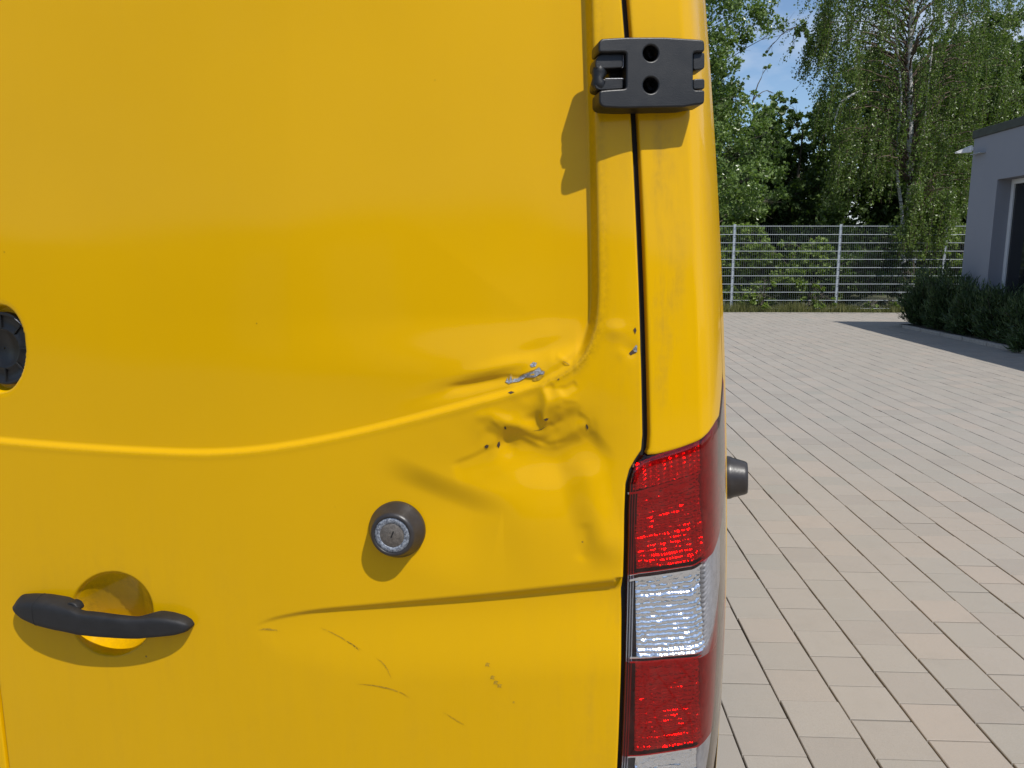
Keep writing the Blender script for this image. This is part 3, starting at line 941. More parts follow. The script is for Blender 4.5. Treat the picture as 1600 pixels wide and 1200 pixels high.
# --- security locks
def ring_mat():
    m, n, l, b = new_mat('scuffed_lock_face')
    vec = objco(n, l)
    t = noise(n, l, 420, 6, 0.75, vec=vec)
    c = mixc(n, l, ramp(n, l, t.outputs['Fac'], [(0.44, (0, 0, 0)), (0.56, (1, 1, 1))]).outputs['Color'], (0.10, 0.11, 0.14), (0.36, 0.39, 0.43))
    l.new(c, b.inputs['Base Color']); b.inputs['Roughness'].default_value = 0.5; b.inputs['Metallic'].default_value = 0.35
    bump(n, l, t.outputs['Fac'], 0.6, 0.0006, b)
    return m
M_ring = ring_mat()
M_lock = plastic('lock_casing', (0.026, 0.023, 0.023), 0.34, 300)
M_plug = simple('brass_plug', (0.17, 0.15, 0.13), 0.5, 0.5, 260, 0.35, 0.6, 700)
def lock(M, parent, face=True):
    k = lathe('security_lock', [(0.0345, -0.001), (0.0345, 0.0035), (0.0338, 0.0055), (0.0318, 0.0085), (0.0272, 0.0200), (0.0258, 0.0225), (0.0240, 0.0238), (0.0222, 0.0240), (0.0214, 0.0232), (0.0212, 0.0215)], M_lock, parent, M, 64)
    lathe('lock_face', [(0.0213, 0.0222), (0.0208, 0.0231), (0.0150, 0.0233), (0.0147, 0.0226)], M_ring, k, M, 48)
    lathe('lock_plug', [(0.0147, 0.0226), (0.0143, 0.0229), (0.0001, 0.0229)], M_plug, k, M, 40)
    bm = bmesh.new(); bm_box(bm, (0, 0, 0), (0.0016, 0.0085, 0.0008))
    bmesh.ops.transform(bm, matrix=M @ Matrix.Rotation(R(-22), 4, 'Z') @ Matrix.Translation((0, 0.001, 0.0228)), verts=bm.verts)
    bm_obj('key_slot', bm, M_rubber, k)
    return k
ls, lz = inv(620, 828)
h_l = float(door_height(np.array([620.0]), np.array([828.0]))[0])
lock(frame(ls, lz, h_l), van)['label'] = 'round lock on the rear door with a scuffed face'
SL = 1.33
zz = np.linspace(0.8, 1.4, 601)
_, pyv = proj(surf(np.full(zz.shape, SL), zz))
lock(frame(SL, float(zz[np.argmin(abs(pyv - 746))])) @ Matrix.Diagonal((1, 1, 1.42, 1)), van)['label'] = 'round lock on the flank, seen edge-on beside the tail lamp'

# --- door handle: one lofted grip standing off the cup
gs, gz = inv(160, 966)
MG = frame(gs, gz)
c3 = lambda pts, z: np.array([plane_xy(MG, z, x / 3.3333, 840 + y / 3.3333) for x, y in pts])
topo = c3([(37, 376), (42, 345), (66, 320), (130, 314), (210, 316), (300, 330), (360, 348), (400, 364), (425, 379), (500, 385), (600, 399), (700, 411), (745, 410), (795, 406), (860, 416), (920, 436), (952, 458), (966, 482)], 0.018)
boto = c3([(37, 382), (52, 408), (110, 440), (200, 470), (300, 489), (400, 501), (520, 513), (660, 523), (800, 528), (900, 523), (948, 511), (966, 490)], 0.018)
x0, x1 = max(topo[0, 0], boto[0, 0]), min(topo[-1, 0], boto[-1, 0])
NS = 90
tpar = (1 - np.cos(np.linspace(0, math.pi, NS))) / 2
xs_ = x0 + (x1 - x0) * tpar
yt = np.interp(xs_, topo[:, 0], topo[:, 1]); yb = np.interp(xs_, boto[:, 0], boto[:, 1])
ker = np.ones(3) / 3
yt[1:-1] = np.convolve(yt, ker, 'valid'); yb[1:-1] = np.convolve(yb, ker, 'valid')
f_ = (xs_ - x0) / (x1 - x0)
zf = 0.005 + 0.024 * np.clip(np.sin(np.clip(f_, 0, 1) * math.pi), 0, 1) ** 0.34           # front of the grip
open_ = smooth(0.32, 0.42, f_) * (1 - smooth(0.74, 0.84, f_))
zbk = -0.003 + 0.017 * open_                                                                 # back of the grip
rid = c3([(37, 384), (60, 366), (120, 352), (210, 350), (300, 362), (370, 380), (500, 394), (600, 406), (745, 416), (800, 420), (860, 430), (920, 450), (966, 486)], 0.024)
yr = np.interp(xs_, rid[:, 0], rid[:, 1])
def chaikin(P):
    Q = []
    for i in range(len(P)):
        p, q = P[i], P[(i + 1) % len(P)]
        Q += [(p[0] * .8 + q[0] * .2, p[1] * .8 + q[1] * .2), (p[0] * .2 + q[0] * .8, p[1] * .2 + q[1] * .8)]
    return Q
V = []
for i in range(NS):
    t_, b_, f2_, k2_ = yt[i], yb[i], zf[i], zbk[i]
    H_ = max(t_ - b_, 0.003); t_ = b_ + H_
    r_ = min(max(yr[i], b_ + .45 * H_), t_ - 0.06 * H_)
    sec = [(b_ + .10 * H_, k2_), (b_, k2_ + .45 * (f2_ - k2_)), (b_ + .10 * H_, f2_ - .0025), (b_ + .3 * H_, f2_ - .0004), (r_, f2_), (t_, k2_ + .40 * (f2_ - k2_)), (t_ - .04 * H_, k2_)]
    sec = chaikin(chaikin(sec))
    for (y, z) in sec: V.append(MG @ Vector((xs_[i], y, z)))
NA = len(sec)
F = []
for i in range(NS - 1):
    for k in range(NA):
        F.append((i * NA + k, i * NA + (k + 1) % NA, (i + 1) * NA + (k + 1) % NA, (i + 1) * NA + k))
me = bpy.data.meshes.new('door_handle')
me.from_pydata([tuple(v) for v in V], [], F + [tuple(range(NA))[::-1], tuple((NS - 1) * NA + k for k in range(NA))])
me.polygons.foreach_set('use_smooth', np.ones(len(me.polygons), dtype=bool))
handle = obj_me('door_handle', me, M_handle, van)
# seam of the end cap and the thumb lip behind the grip
i0 = int(np.argmin(abs(f_ - 0.175)))
ring = np.array([V[i0 * NA + k] for k in range(NA)] + [V[i0 * NA]])
cen_ = ring[:-1].mean(0); ring = cen_ + (ring - cen_) * 1.003
Vt, Ft = tube_np([(ring, np.full(len(ring), 0.00045))], 6)
obj_me('cap_seam', mesh_np('cap_seam', Vt, Ft, True), M_rubber, handle)
lp = c3([(345, 352), (372, 326), (405, 338), (424, 372), (400, 384), (352, 372)], 0.012)
curve_plate('thumb_lip', [round_poly([tuple(p) for p in lp], 0.004)], 0.004, 0.017, 0.002, MG, M_handle, handle)

# --- badge socket: the bare black mount left behind
es, ez = inv(EMB[0], EMB[1])
ME = frame(es, ez)
_, ey0 = plane_xy(ME, 0, EMB[0], EMB[1] - EMB[3]); _, ey1 = plane_xy(ME, 0, EMB[0], EMB[1] + EMB[3])
ER = abs(ey0 - ey1) / 2
M_mount = plastic('mount_plastic', (0.003, 0.003, 0.003), 0.4, 400)
mount = lathe('badge_mount', [(0.84 * ER, -0.017), (0.84 * ER, -0.0065), (0.82 * ER, -0.0055), (0.78 * ER, -0.0055), (0.76 * ER, -0.0075), (0.50 * ER, -0.0085), (0.47 * ER, -0.0065), (0.43 * ER, -0.0065), (0.41 * ER, -0.009), (0.001, -0.009)], M_mount, van, ME, 64)
for k in range(8):
    a = k * math.pi / 4 + 0.02
    bm = bmesh.new(); bm_box(bm, (0.61 * ER, 0, -0.0072), (0.30 * ER, 0.0022, 0.0026), 0.0004)
    bmesh.ops.transform(bm, matrix=ME @ Matrix.Rotation(a, 4, 'Z'), verts=bm.verts)
    bm_obj('mount_rib', bm, M_mount, mount)
for a0, a1, rr_ in ((0.75, 1.05, .80), (-0.15, 0.02, .80), (-0.55, -0.30, .80)):
    ar = np.linspace(a0, a1, 9)
    path = [ME @ Vector((rr_ * ER * math.cos(a), rr_ * ER * math.sin(a), -0.0052)) for a in ar]
    Vt, Ft = tube_np([(path, 0.0006 * np.sin(np.linspace(0.3, 2.8, 9)))], 5)
    obj_me('worn_edge', mesh_np('worn_edge', Vt, Ft, True), M_worn, mount)

# --- tail lamp
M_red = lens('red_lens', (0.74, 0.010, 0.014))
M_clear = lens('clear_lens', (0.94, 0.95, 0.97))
M_chrome = simple('chrome_reflector', (0.95, 0.96, 0.97), 0.17, 1.0)
M_house = simple('lamp_housing', (0.26, 0.25, 0.25), 0.45, 0.2, 80, 0.2)
M_redpl = simple('red_plastic', (0.30, 0.012, 0.012), 0.35)
lamp = empty('tail_lamp', tuple(surf(0.93, 0.95)), 0, van)
lamp_off = Matrix.Translation(lamp.location).inverted()
def lamp_obj(name, P, faces, mat, smooth_=True, **kw):
    P = np.asarray(P, float) - np.array(lamp.location)
    return obj_me(name, mesh_np(name, P.reshape(-1, 3), faces, smooth_), mat, lamp, **kw)
def sL(Z): return s_edge(Z) + 0.0070
def lens_grid(za, zb, nr=60, nc=110, f0=0.0, f1=1.0):
    g, f = np.meshgrid(np.linspace(0, 1, nr), f0 + (f1 - f0) * np.linspace(0, 1, nc), indexing='ij')
    sn = sL(0.95) + (S_END - sL(0.95)) * f
    for _ in range(3):
        Z = zb(sn) + (za(sn) - zb(sn)) * g
        sn = sL(Z) + (S_END - sL(Z)) * f
    return sn, Z, f, g
def lens_h(s, Z):
    h = 0.0012 - 0.0045 * np.exp(-(s - sL(Z)) / 0.0035) - 0.004 * np.exp(-np.maximum(zt(s) - Z, 0) / 0.004)
    return h
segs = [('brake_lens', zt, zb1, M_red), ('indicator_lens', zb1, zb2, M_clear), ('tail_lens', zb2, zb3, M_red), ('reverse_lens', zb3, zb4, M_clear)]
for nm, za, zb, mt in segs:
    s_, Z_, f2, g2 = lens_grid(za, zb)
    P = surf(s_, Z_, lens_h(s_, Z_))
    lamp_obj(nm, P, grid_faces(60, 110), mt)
# lens skirt down into the body at left and top
s_, Z_, f2, g2 = lens_grid(zt, zb4, 160, 3, 0, 0.002)
P = np.stack([surf(sL(Z_[:, 0]) - 0.0005 * k, Z_[:, 0], -0.0033 - 0.012 * k) for k in range(3)], 1)
lamp_obj('lens_skirt', P, grid_faces(160, 3, True), simple('skirt_plastic', (0.05, 0.008, 0.008), 0.3))
# housing behind everything
s_, Z_, f2, g2 = lens_grid(zt, zb4, 300, 120)
dep = -0.036 + 0.028 * smooth(0.971, 0.982, s_) + 0.016 * (1 - smooth(0.0, 0.012, s_ - sL(Z_)))
ribs = 0.0019 * np.sin(Z_ * 2 * math.pi / 0.0062 - (s_ - 0.968) * 420) * smooth(0.978, 0.984, s_) * ((Z_ < zb1(s_)) & (Z_ > zb2(s_)))
lamp_obj('lamp_housing', surf(s_, Z_, dep + ribs), grid_faces(300, 120), M_house)
# faceted reflectors
def reflector(name, za, zb, mz, nx, nz, depth, bowl, amp, seed, mat=M_chrome, sub=5, tilt=0.0011, a0=996, a1=1106, slant=0.0, ramp_=0.008):
    r = np.random.default_rng(seed)
    sa = inv(a0, 960)[0]; sb = inv(a1, 960)[0]
    sa = max(sa, 0.0)
    NX, NZ = nx * sub + 1, nz * sub + 1
    u, w = np.meshgrid(np.linspace(0, 1, NX), np.linspace(0, 1, NZ), indexing='xy')
    s = sa + (sb - sa) * u
    Z = zb(s) + mz[1] + (za(s) - mz[0] - zb(s) - mz[1]) * w
    cu, cw = u * nx + slant * w * nz, w * nz + 0.6 * np.sin(u * 2.6)
    cw = np.clip(cw, 0, nz - 1e-6)
    iu, iw = np.floor(cu).astype(int), np.minimum(np.floor(cw).astype(int), nz - 1)
    fu, fw = cu - iu, cw - iw
    T = r.normal(0, 1, (nz + 2, 64, 3)); T[..., 1] -= 0.7
    row_ = r.normal(0, 0.9, (nz + 2, 1)); T[..., 1] += row_
    h = -depth - bowl * (1 - ((u - .5) * 2) ** 2) * (1 - ((w - .5) * 2) ** 2) 
    h = h + ramp_ * (1 - w) ** 2
    h = h + amp * (0.45 + 0.55 * (1 - w) ** 0.7) * (1 - (2 * fu - 1) ** 2 * .85 - (2 * fw - 1) ** 2 * 1.0)
    h = h + tilt * ((fu - .5) * T[iw, iu % 64, 0] + (fw - .5) * T[iw, iu % 64, 1])
    lamp_obj(name, surf(s, Z, h), grid_faces(NZ, NX), mat, name != 'reflex_prisms')
zt_in = lambda s: np.minimum(zt(s), zt(0.95) + (s - 0.95) * 0.32)
# reflex prisms in the upper corner of the brake section
zmid = bnd([(990, 772), (1003, 769), (1050, 755), (1098, 740)], 0.3)
reflector('reflex_prisms', zt_in, zmid, (0.0035, 0.001), 11, 7, 0.0085, 0, 0.0036, 1, simple('reflex_red', (0.95, 0.6, 0.55), 0.2, 0.9), 4, 0.0003, 994, 1104, ramp_=0.0)
reflector('brake_reflector', zmid, zb1, (0.002, 0.004), 14, 17, 0.012, 0.005, 0.0014, 2, slant=0.0)
reflector('indicator_reflector', zb1, zb2, (0.0095, 0.005), 13, 18, 0.012, 0.005, 0.0014, 3, slant=0.0)
reflector('tail_reflector', zb2, zb3, (0.005, 0.004), 14, 19, 0.012, 0.005, 0.0016, 14, slant=0.0)
reflector('reverse_reflector', zb3, zb4, (0.006, 0.004), 12, 10, 0.010, 0.014, 0.0016, 5, a0=1000)
# bright dividers between the chambers, and the ribbed strip on the left
def divider(zf_, dz, th, depth, mat=M_chrome, a0=985, a1=1101, name='divider'):
    sa, sb = inv(a0, 960)[0], inv(a1, 960)[0]
    s = np.linspace(sa, sb, 24)
    P = np.stack([surf(s, zf_(s) + dz + q, d) for q, d in ((-th, -depth - .012), (-th, -depth), (th, -depth), (th, -depth - .012))], 0)
    lamp_obj(name, P, grid_faces(4, 24), mat, False)
divider(zb1, -0.0085, 0.0014, 0.004)
divider(zb1, -0.0015, 0.0008, 0.003)
divider(zb2, 0.0035, 0.0012, 0.004)
divider(zb2, -0.002, 0.0012, 0.004)
divider(zb3, -0.003, 0.0016, 0.003)
divider(zmid, -0.001, 0.0012, 0.006)
M_rib = simple('rib_plastic', (0.45, 0.46, 0.50), 0.25, 0.5)
for a in (983, 988, 993):
    zz_ = np.linspace(float(zb4(0.9)), float(zt(0.91)) - 0.03, 60)
    s_r = np.array([sL(z) for z in zz_]) + (a - 980) * 0.00062
    P = np.stack([surf(s_r + q, zz_, d) for q, d in ((-0.0009, -0.012), (-0.0004, -0.006), (0.0004, -0.006), (0.0009, -0.012))], 1)
    lamp_obj('lens_rib', P, grid_faces(60, 4), M_rib, False)
# --- chips, scuffs and scratches on the sheet metal
def flake(name, pts, mat, lift=0.0006, org=(560, 440), sc=3.2, label=None):
    P = np.array([(org[0] + x / sc, org[1] + y / sc) for x, y in pts])
    W = on_door(P[:, 0], P[:, 1], lift)
    bm = bmesh.new()
    vs = [bm.verts.new(p) for p in W]
    f = bm.faces.new(vs)
    bmesh.ops.triangulate(bm, faces=[f])
    return bm_obj(name, bm, mat, door)
flake('chip_edge', [(733, 503), (745, 474), (762, 459), (774, 473), (800, 475), (826, 459), (848, 451), (878, 441), (904, 425), (918, 442), (933, 449), (928, 466), (906, 464), (885, 479), (853, 470), (838, 480), (803, 502), (773, 507), (751, 514)], M_scuff, 0.0006)
flake('paint_chip', [(737, 502), (748, 478), (762, 464), (772, 478), (800, 480), (828, 464), (850, 456), (880, 446), (904, 430), (914, 446), (931, 450), (926, 464), (905, 462), (884, 477), (852, 468), (836, 478), (802, 500), (772, 504), (752, 511)], M_chip, 0.0010)
flake('paint_chip', [(858, 416), (874, 402), (893, 407), (886, 424), (864, 428)], M_chip)
flake('paint_chip', [(1372, 338), (1388, 316), (1393, 322), (1393, 352), (1378, 350)], M_chip)
flake('rust_spot', [(868, 492), (884, 477), (905, 470), (934, 452), (930, 466), (906, 494), (880, 500)], M_scuff, 0.0007)
flake('rust_spot', [(1352, 358), (1370, 340), (1378, 352), (1392, 354), (1372, 362), (1362, 368)], M_rust)
flake('rust_spot', [(1374, 240), (1384, 228), (1390, 244), (1384, 262), (1378, 250)], M_rust)
flake('rust_spot', [(748, 556), (764, 549), (780, 553), (762, 561)], M_rust)
flake('rust_spot', [(630, 822), (642, 814), (652, 818), (648, 830), (636, 832)], M_rust)
flake('rust_spot', [(692, 818), (698, 802), (706, 798), (708, 816), (702, 832)], M_rust)
flake('rust_spot', [(926, 690), (938, 682), (952, 684), (944, 692), (936, 696)], M_rust)
flake('rust_spot', [(1136, 716), (1142, 712), (1150, 726), (1148, 740), (1140, 732)], M_rust)
flake('rust_spot', [(728, 726), (736, 722), (740, 736), (732, 738)], M_rust)
flake('rust_spot', [(995, 488), (1004, 484), (1006, 490), (997, 492)], M_rust)
flake('rust_spot', [(1024, 396), (1058, 414), (1056, 418), (1022, 400)], M_scuff)
def scratch(name, pts, w, mat, lift=0.0004):
    P = catmull(pts, 9)
    P = P + rng.normal(0, .35, P.shape)
    d = np.gradient(P, axis=0); nn = np.stack([-d[:, 1], d[:, 0]], 1); nn /= np.linalg.norm(nn, axis=1)[:, None]
    t = np.linspace(0, 1, len(P)); ww = 0.75 * w * np.sin(np.pi * np.clip(t, .03, .97)) * (0.7 + 0.5 * rng.random(len(P)))
    A, B = P + nn * ww[:, None] / 2, P - nn * ww[:, None] / 2
    Q = np.stack([on_door(A[:, 0], A[:, 1], lift), on_door(B[:, 0], B[:, 1], lift)], 1)
    gf = grid_faces(len(P), 2)
    gf = gf[rng.random(len(gf)) < 0.93]                # skips and starts like a real scrape
    me = mesh_np(name, Q.reshape(-1, 3), gf)
    return obj_me(name, me, mat, door)
scratch('scratch', [(500, 980), (520, 989), (545, 1003), (566, 1016)], 1.8, M_scuff)
scratch('scratch', [(540, 1001), (552, 1008), (562, 1017)], 1.4, M_rust)
scratch('scratch', [(588, 1028), (602, 1040), (612, 1060)], 1.8, M_scuff)
scratch('scratch', [(556, 1068), (590, 1072), (622, 1080), (640, 1090)], 2.4, M_scuff)
scratch('scratch', [(404, 984), (420, 983), (438, 986)], 4.0, M_scuff)
scratch('scratch', [(692, 1112), (712, 1124), (728, 1134)], 1.6, M_scuff)
scratch('scratch', [(832, 673), (845, 671), (856, 664)], 1.0, M_rust)
for (x, y) in ((775, 1066), (781, 1071), (770, 1058), (803, 1097), (762, 1038)):
    flake('dirt_spot', [(-4, -2), (-1, -4), (5, -2), (2, 1), (4, 5), (-1, 3), (-5, 4)], M_scuff, 0.0004, (x, y), 1.3 if x < 785 else 2.4)

# ================================================================== surroundings
# --- rigid mesh fence: posts, double rods and thin verticals
FY, FX0, FSP, FTOP = 20.02, -0.65, 2.64, 2.14
fence = empty('mesh_fence', (0, FY, 0), label='tall galvanised rod-mesh fence at the far edge of the court', cat='fence')
NP = 8
row = [(FTOP - 0.02) - k * (FTOP - 0.10) / 10 for k in range(11)]
fslope = 0.047                                  # the fence line drifts back towards the right
def fpt(x, z, dy=0): return (x, (x - 4.62) * fslope + dy, z)
for k in range(NP + 1):
    x = FX0 + k * FSP
    box_obj('post', fpt(x, FTOP / 2 + 0.0, 0.045), (0.06, 0.04, FTOP + 0.05), M_steel, fence, 0.004)
M_wire = simple('galvanised_wire', (0.20, 0.22, 0.23), 0.55, 0.2)
for k in range(NP):
    xa, xb = FX0 + k * FSP + 0.02, FX0 + (k + 1) * FSP - 0.02
    for z in row:
        V, F = tube_np([([fpt(xa, z, -0.011), fpt(xb, z, -0.011)], [0.0065, 0.0065]), ([fpt(xa, z, 0.011), fpt(xb, z, 0.011)], [0.0065, 0.0065])], 5)
        obj_me('rod', mesh_np('rod', V, F, True), M_steel, fence)
    ps = [([fpt(x, 0.06), fpt(x, FTOP + 0.01)], [0.0022, 0.0022]) for x in np.arange(xa + 0.02, xb, 0.053)]
    V, F = tube_np(ps, 4)
    obj_me('vertical_wires', mesh_np('vertical_wires', V, F, True), M_wire, fence, kind='stuff')

# --- foliage
def leaves_mesh(name, C, size, aspect=1.5, up_bias=0.0, fold=0.18, normals=None, seed=0, tint=None):
    """one folded leaf (two quads sharing a midrib would double the cost: a kite with a raised rib) per centre"""
    r = np.random.default_rng(seed)
    n = len(C)
    d = r.normal(0, 1, (n, 3)); d[:, 2] += up_bias
    d /= np.linalg.norm(d, axis=1)[:, None]
    q = r.normal(0, 1, (n, 3))
    if normals is not None: q = q * 0.6 + normals
    a = np.cross(d, q); a /= np.linalg.norm(a, axis=1)[:, None] + 1e-9
    nn = np.cross(a, d)
    sz = (size * (0.65 + 0.7 * r.random(n)))[:, None]
    L, W = d * sz * aspect * 0.5, a * sz * 0.5
    lift = nn * sz * fold
    V = np.stack([C - L, C + W * 0.9 + lift - L * .15, C + L, C - W * 0.9 + lift - L * .15], 1)
    F = np.arange(n * 4).reshape(n, 4)
    me = mesh_np(name, V.reshape(-1, 3), F)
    face_attr(me, 'tint', np.clip(r.random(n) * 0.8 + (0.1 if tint is None else tint), 0, 1))
    return me
def blob(c, rad, n, r, shell=0.55, flat=0.8):
    """leaf centres spread through an uneven ball, denser near its outside, clumped"""
    k = max(3, int(n / 26))
    cc = r.normal(0, 1, (k, 3)); cc /= np.linalg.norm(cc, axis=1)[:, None]
    cc *= (rad * (shell + (1 - shell) * r.random(k)) ** 0.8)[:, None]
    idx = r.integers(0, k, n)
    p = cc[idx] + r.normal(0, rad * 0.17, (n, 3))
    p[:, 2] *= flat
    return np.asarray(c) + p
def limb(a, b, sag, n, r):
    t = np.linspace(0, 1, n)[:, None]
    a, b = np.asarray(a, float), np.asarray(b, float)
    p = a * (1 - t) + b * t
    p[:, 2] += sag * np.sin(t[:, 0] * math.pi)
    p[1:-1] += r.normal(0, 0.03, (n - 2, 3)) * np.linalg.norm(b - a) * 0.4
    return p

M_bark = simple('grey_bark', (0.10, 0.085, 0.065), 0.9, 0, 14, 0.4, 0.7, 60)
def birch_bark():
    m, n, l, b = new_mat('birch_bark')
    t = noise(n, l, 3.5, 5, 0.7, vec=objco(n, l, (1.5, 1.5, 7)))
    c = ramp(n, l, t.outputs['Fac'], [(0.40, (0.03, 0.028, 0.025)), (0.47, (0.50, 0.48, 0.45)), (0.8, (0.66, 0.64, 0.60))])
    l.new(c.outputs['Color'], b.inputs['Base Color']); b.inputs['Roughness'].default_value = 0.75
    return m
M_birch = birch_bark()
M_leaf_pop = leaf_mat('poplar_leaves', (0.075, 0.135, 0.026), (0.27, 0.36, 0.12), 0.40, 0.32)
M_leaf_bir = leaf_mat('birch_leaves', (0.060, 0.105, 0.018), (0.20, 0.27, 0.065), 0.42, 0.36)
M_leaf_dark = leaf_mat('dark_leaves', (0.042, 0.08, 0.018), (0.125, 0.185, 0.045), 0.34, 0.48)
M_leaf_bush = leaf_mat('bramble_leaves', (0.085, 0.145, 0.022), (0.28, 0.36, 0.08), 0.42, 0.5)
M_leaf_jun = leaf_mat('juniper_needles', (0.022, 0.045, 0.016), (0.075, 0.12, 0.035), 0.15, 0.6)
M_grass = leaf_mat('dry_grass', (0.09, 0.11, 0.03), (0.24, 0.23, 0.085), 0.3, 0.7)

def broadleaf(name, base, clusters, leaf, aspect, mat, seed, label, cat='tree', group=None, dens=330, trunk_r=0.14, trunk_top=None, nbr=10):
    r = np.random.default_rng(seed)
    base = np.asarray(base, float)
    root = empty(name, tuple(base), label=label, cat=cat, group=group)
    cl = [(np.asarray(c, float) - base, rad) for c, rad in clusters]
    topz = max(c[2] for c, _ in cl) * 0.9 if trunk_top is None else trunk_top
    tz = np.linspace(0, topz, 12)
    tp = np.stack([np.cumsum(r.normal(0, 0.04, 12)), np.cumsum(r.normal(0, 0.04, 12)), tz], 1); tp[0, :2] = 0
    paths = [(tp, trunk_r * (1 - 0.85 * tz / topz))]
    for c, rad in cl:
        z0 = max(0.3, c[2] - 0.35 * np.hypot(c[0], c[1]) - 0.2)
        i = int(np.argmin(abs(tz - min(z0, topz))))
        big = [q for q, rq in cl if rq > 0.24 and rq > rad * 1.3]
        src = tp[i]
        if rad < 0.24 and big: src = min(big, key=lambda q: np.linalg.norm(q - c))
        p = limb(src, c, 0.15, 7, r)
        paths.append((p, np.linspace(max(0.010, trunk_r * 0.22 * (1 - tz[i] / topz) + .006), 0.004, 7)))
        for _ in range(nbr):
            q = c + r.normal(0, rad * .55, 3)
            paths.append((limb(p[4 if r.random() < .5 else 5], q, 0.05, 4, r), np.linspace(0.005, 0.002, 4)))
    V, F = tube_np(paths, 6)
    obj_me('trunk', mesh_np('trunk', V, F, True), M_bark, root)
    C = np.concatenate([blob(c, rad, int(dens * rad ** 2 / 0.36), r) for c, rad in cl])
    obj_me('crown', leaves_mesh('crown', C, leaf, aspect, 0.0, seed=seed + 1), mat, root)
    return root
def cl_px(lst, D, jit=0.6, seed=0):
    r = np.random.default_rng(seed)
    return [(np.array(site(x, y, D + r.normal(0, jit))), rad * D / FPX) for x, y, rad in lst]

# poplar-like tree right behind the fence, its crown cut by the van
pop = [(1070, -120, 60), (1130, -90, 55), (1190, -70, 40), (1080, -30, 60), (1128, -20, 40), (1150, 22, 34), (1110, 30, 42), (1196, 10, 24), (1180, 40, 26), (1215, 38, 20), (1244, 42, 16), (1258, 58, 11), (1140, 62, 22),
       (1090, 80, 50), (1128, 92, 28), (1152, 70, 14), (1112, 128, 34), (1140, 112, 16), (1198, 84, 7), (1200, 104, 6), (1238, 76, 6), (1085, 160, 50), (1118, 168, 30), (1150, 152, 18), (1176, 158, 16), (1207, 146, 12),
       (1140, 185, 26), (1196, 182, 20), (1168, 196, 30), (1208, 204, 18), (1090, 220, 50), (1135, 225, 30), (1180, 232, 30), (1214, 232, 18), (1100, 270, 45), (1140, 272, 30), (1175, 278, 34), (1208, 268, 22),
       (1110, 312, 40), (1145, 312, 32), (1185, 316, 28), (1215, 306, 18), (1040, 60, 70), (1030, 200, 70), (1000, -60, 70), (1030, 310, 60)]
broadleaf('poplar_tree', (site(1065, 480, 23.4).x, site(1065, 480, 23.4).y, 0), cl_px(pop, 23.2, .5, 3), 0.078, 1.25, M_leaf_pop, 11, 'light green leafy tree beside the van edge, behind the fence', dens=560, nbr=5)

# weeping birch: white stems, hanging strands
def birch(name, base, stems, strands, seed, label, group=None, leaf=0.048):
    r = np.random.default_rng(seed)
    base = np.asarray(base, float)
    root = empty(name, tuple(base), label=label, cat='tree', group=group)
    for st, rad in stems:
        p = catmull(np.asarray(st, float) - base, 6)
        V, F = tube_np([(p, np.linspace(rad, rad * 0.35, len(p)))], 10)
        obj_me('stem', mesh_np('stem', V, F, True), M_birch, root)
    main = catmull(np.asarray(stems[0][0], float) - base, 6)
    tw, C = [], []
    for p0, ln in strands:
        p0 = np.asarray(p0, float) - base
        n = max(6, int(ln / 0.14))
        t = np.linspace(0, 1, n)
        drift = r.normal(0, 0.16, 2) + np.array([-0.10, 0.0])
        P = np.stack([p0[0] + drift[0] * t ** 1.5 * ln + np.cumsum(r.normal(0, .012, n)), p0[1] + drift[1] * t ** 1.5 * ln + np.cumsum(r.normal(0, .012, n)), p0[2] + 0.10 * np.sin(t * 2.2) - ln * t ** 1.15], 1)
        tw.append((P, np.linspace(0.0045, 0.0018, n)))
        nl = int(ln * 62)
        k = r.random(nl) ** 0.85
        pos = np.stack([np.interp(k, t, P[:, q]) for q in range(3)], 1) + r.normal(0, 0.048, (nl, 3))
        C.append(pos)
        if r.random() < 0.16:
            j = int(np.argmin(np.linalg.norm(main - (p0 - [0, 0, 0.8]), axis=1)))
            tw.append((limb(main[j], p0, 0.35, 9, r), np.linspace(0.03, 0.006, 9)))
    V, F = tube_np(tw, 4)
    obj_me('branches', mesh_np('branches', V, F, True), simple('birch_twig', (0.13, 0.09, 0.065), 0.8), root)
    C = np.concatenate(C)
    me = leaves_mesh('crown', C, leaf, 1.35, -0.9, seed=seed + 1)
    obj_me('crown', me, M_leaf_bir, root)
    return root
rb = np.random.default_rng(21)
DB = 23.6
def px_strands(n, xr, yr, lr, D, dj, dens=None):
    out = []
    while len(out) < n:
        x, y = rb.uniform(*xr), rb.uniform(*yr)
        if dens is not None and rb.random() > dens(x, y): continue
        d = D + rb.normal(0, dj)
        if abs(x - 1421) < 15 and d < DB + .3 and y > -60 and D > 22 and rb.random() < .8: continue
        out.append((site(x, y, d), rb.uniform(*lr)))
    return out
gap_ = lambda x, y: 0.12 if (1430 < x < 1452 and y < 95) or (1385 < x < 1402 and 55 < y < 100) or (1545 < x < 1572 and -20 < y < 110) else 1.0
st = []
st += px_strands(330, (1285, 1450), (-150, 170), (0.8, 2.4), DB, 1.0, gap_)
st += px_strands(300, (1440, 1600), (-150, 170), (0.8, 2.4), DB + .3, 1.1, gap_)
st += px_strands(120, (1300, 1420), (170, 262), (0.7, 1.6), DB - .3, .8)
st += px_strands(150, (1430, 1530), (180, 300), (0.7, 1.7), DB - .4, .7)
st += px_strands(26, (1276, 1294), (22, 60), (0.9, 1.7), DB, .5)
st += px_strands(14, (1262, 1276), (50, 74), (0.8, 1.2), DB, .3)
st += px_strands(14, (1284, 1300), (-20, 20), (1.2, 2.0), DB, .3)
st += px_strands(40, (1425, 1440), (280, 330), (0.9, 1.5), 19.7, .15)
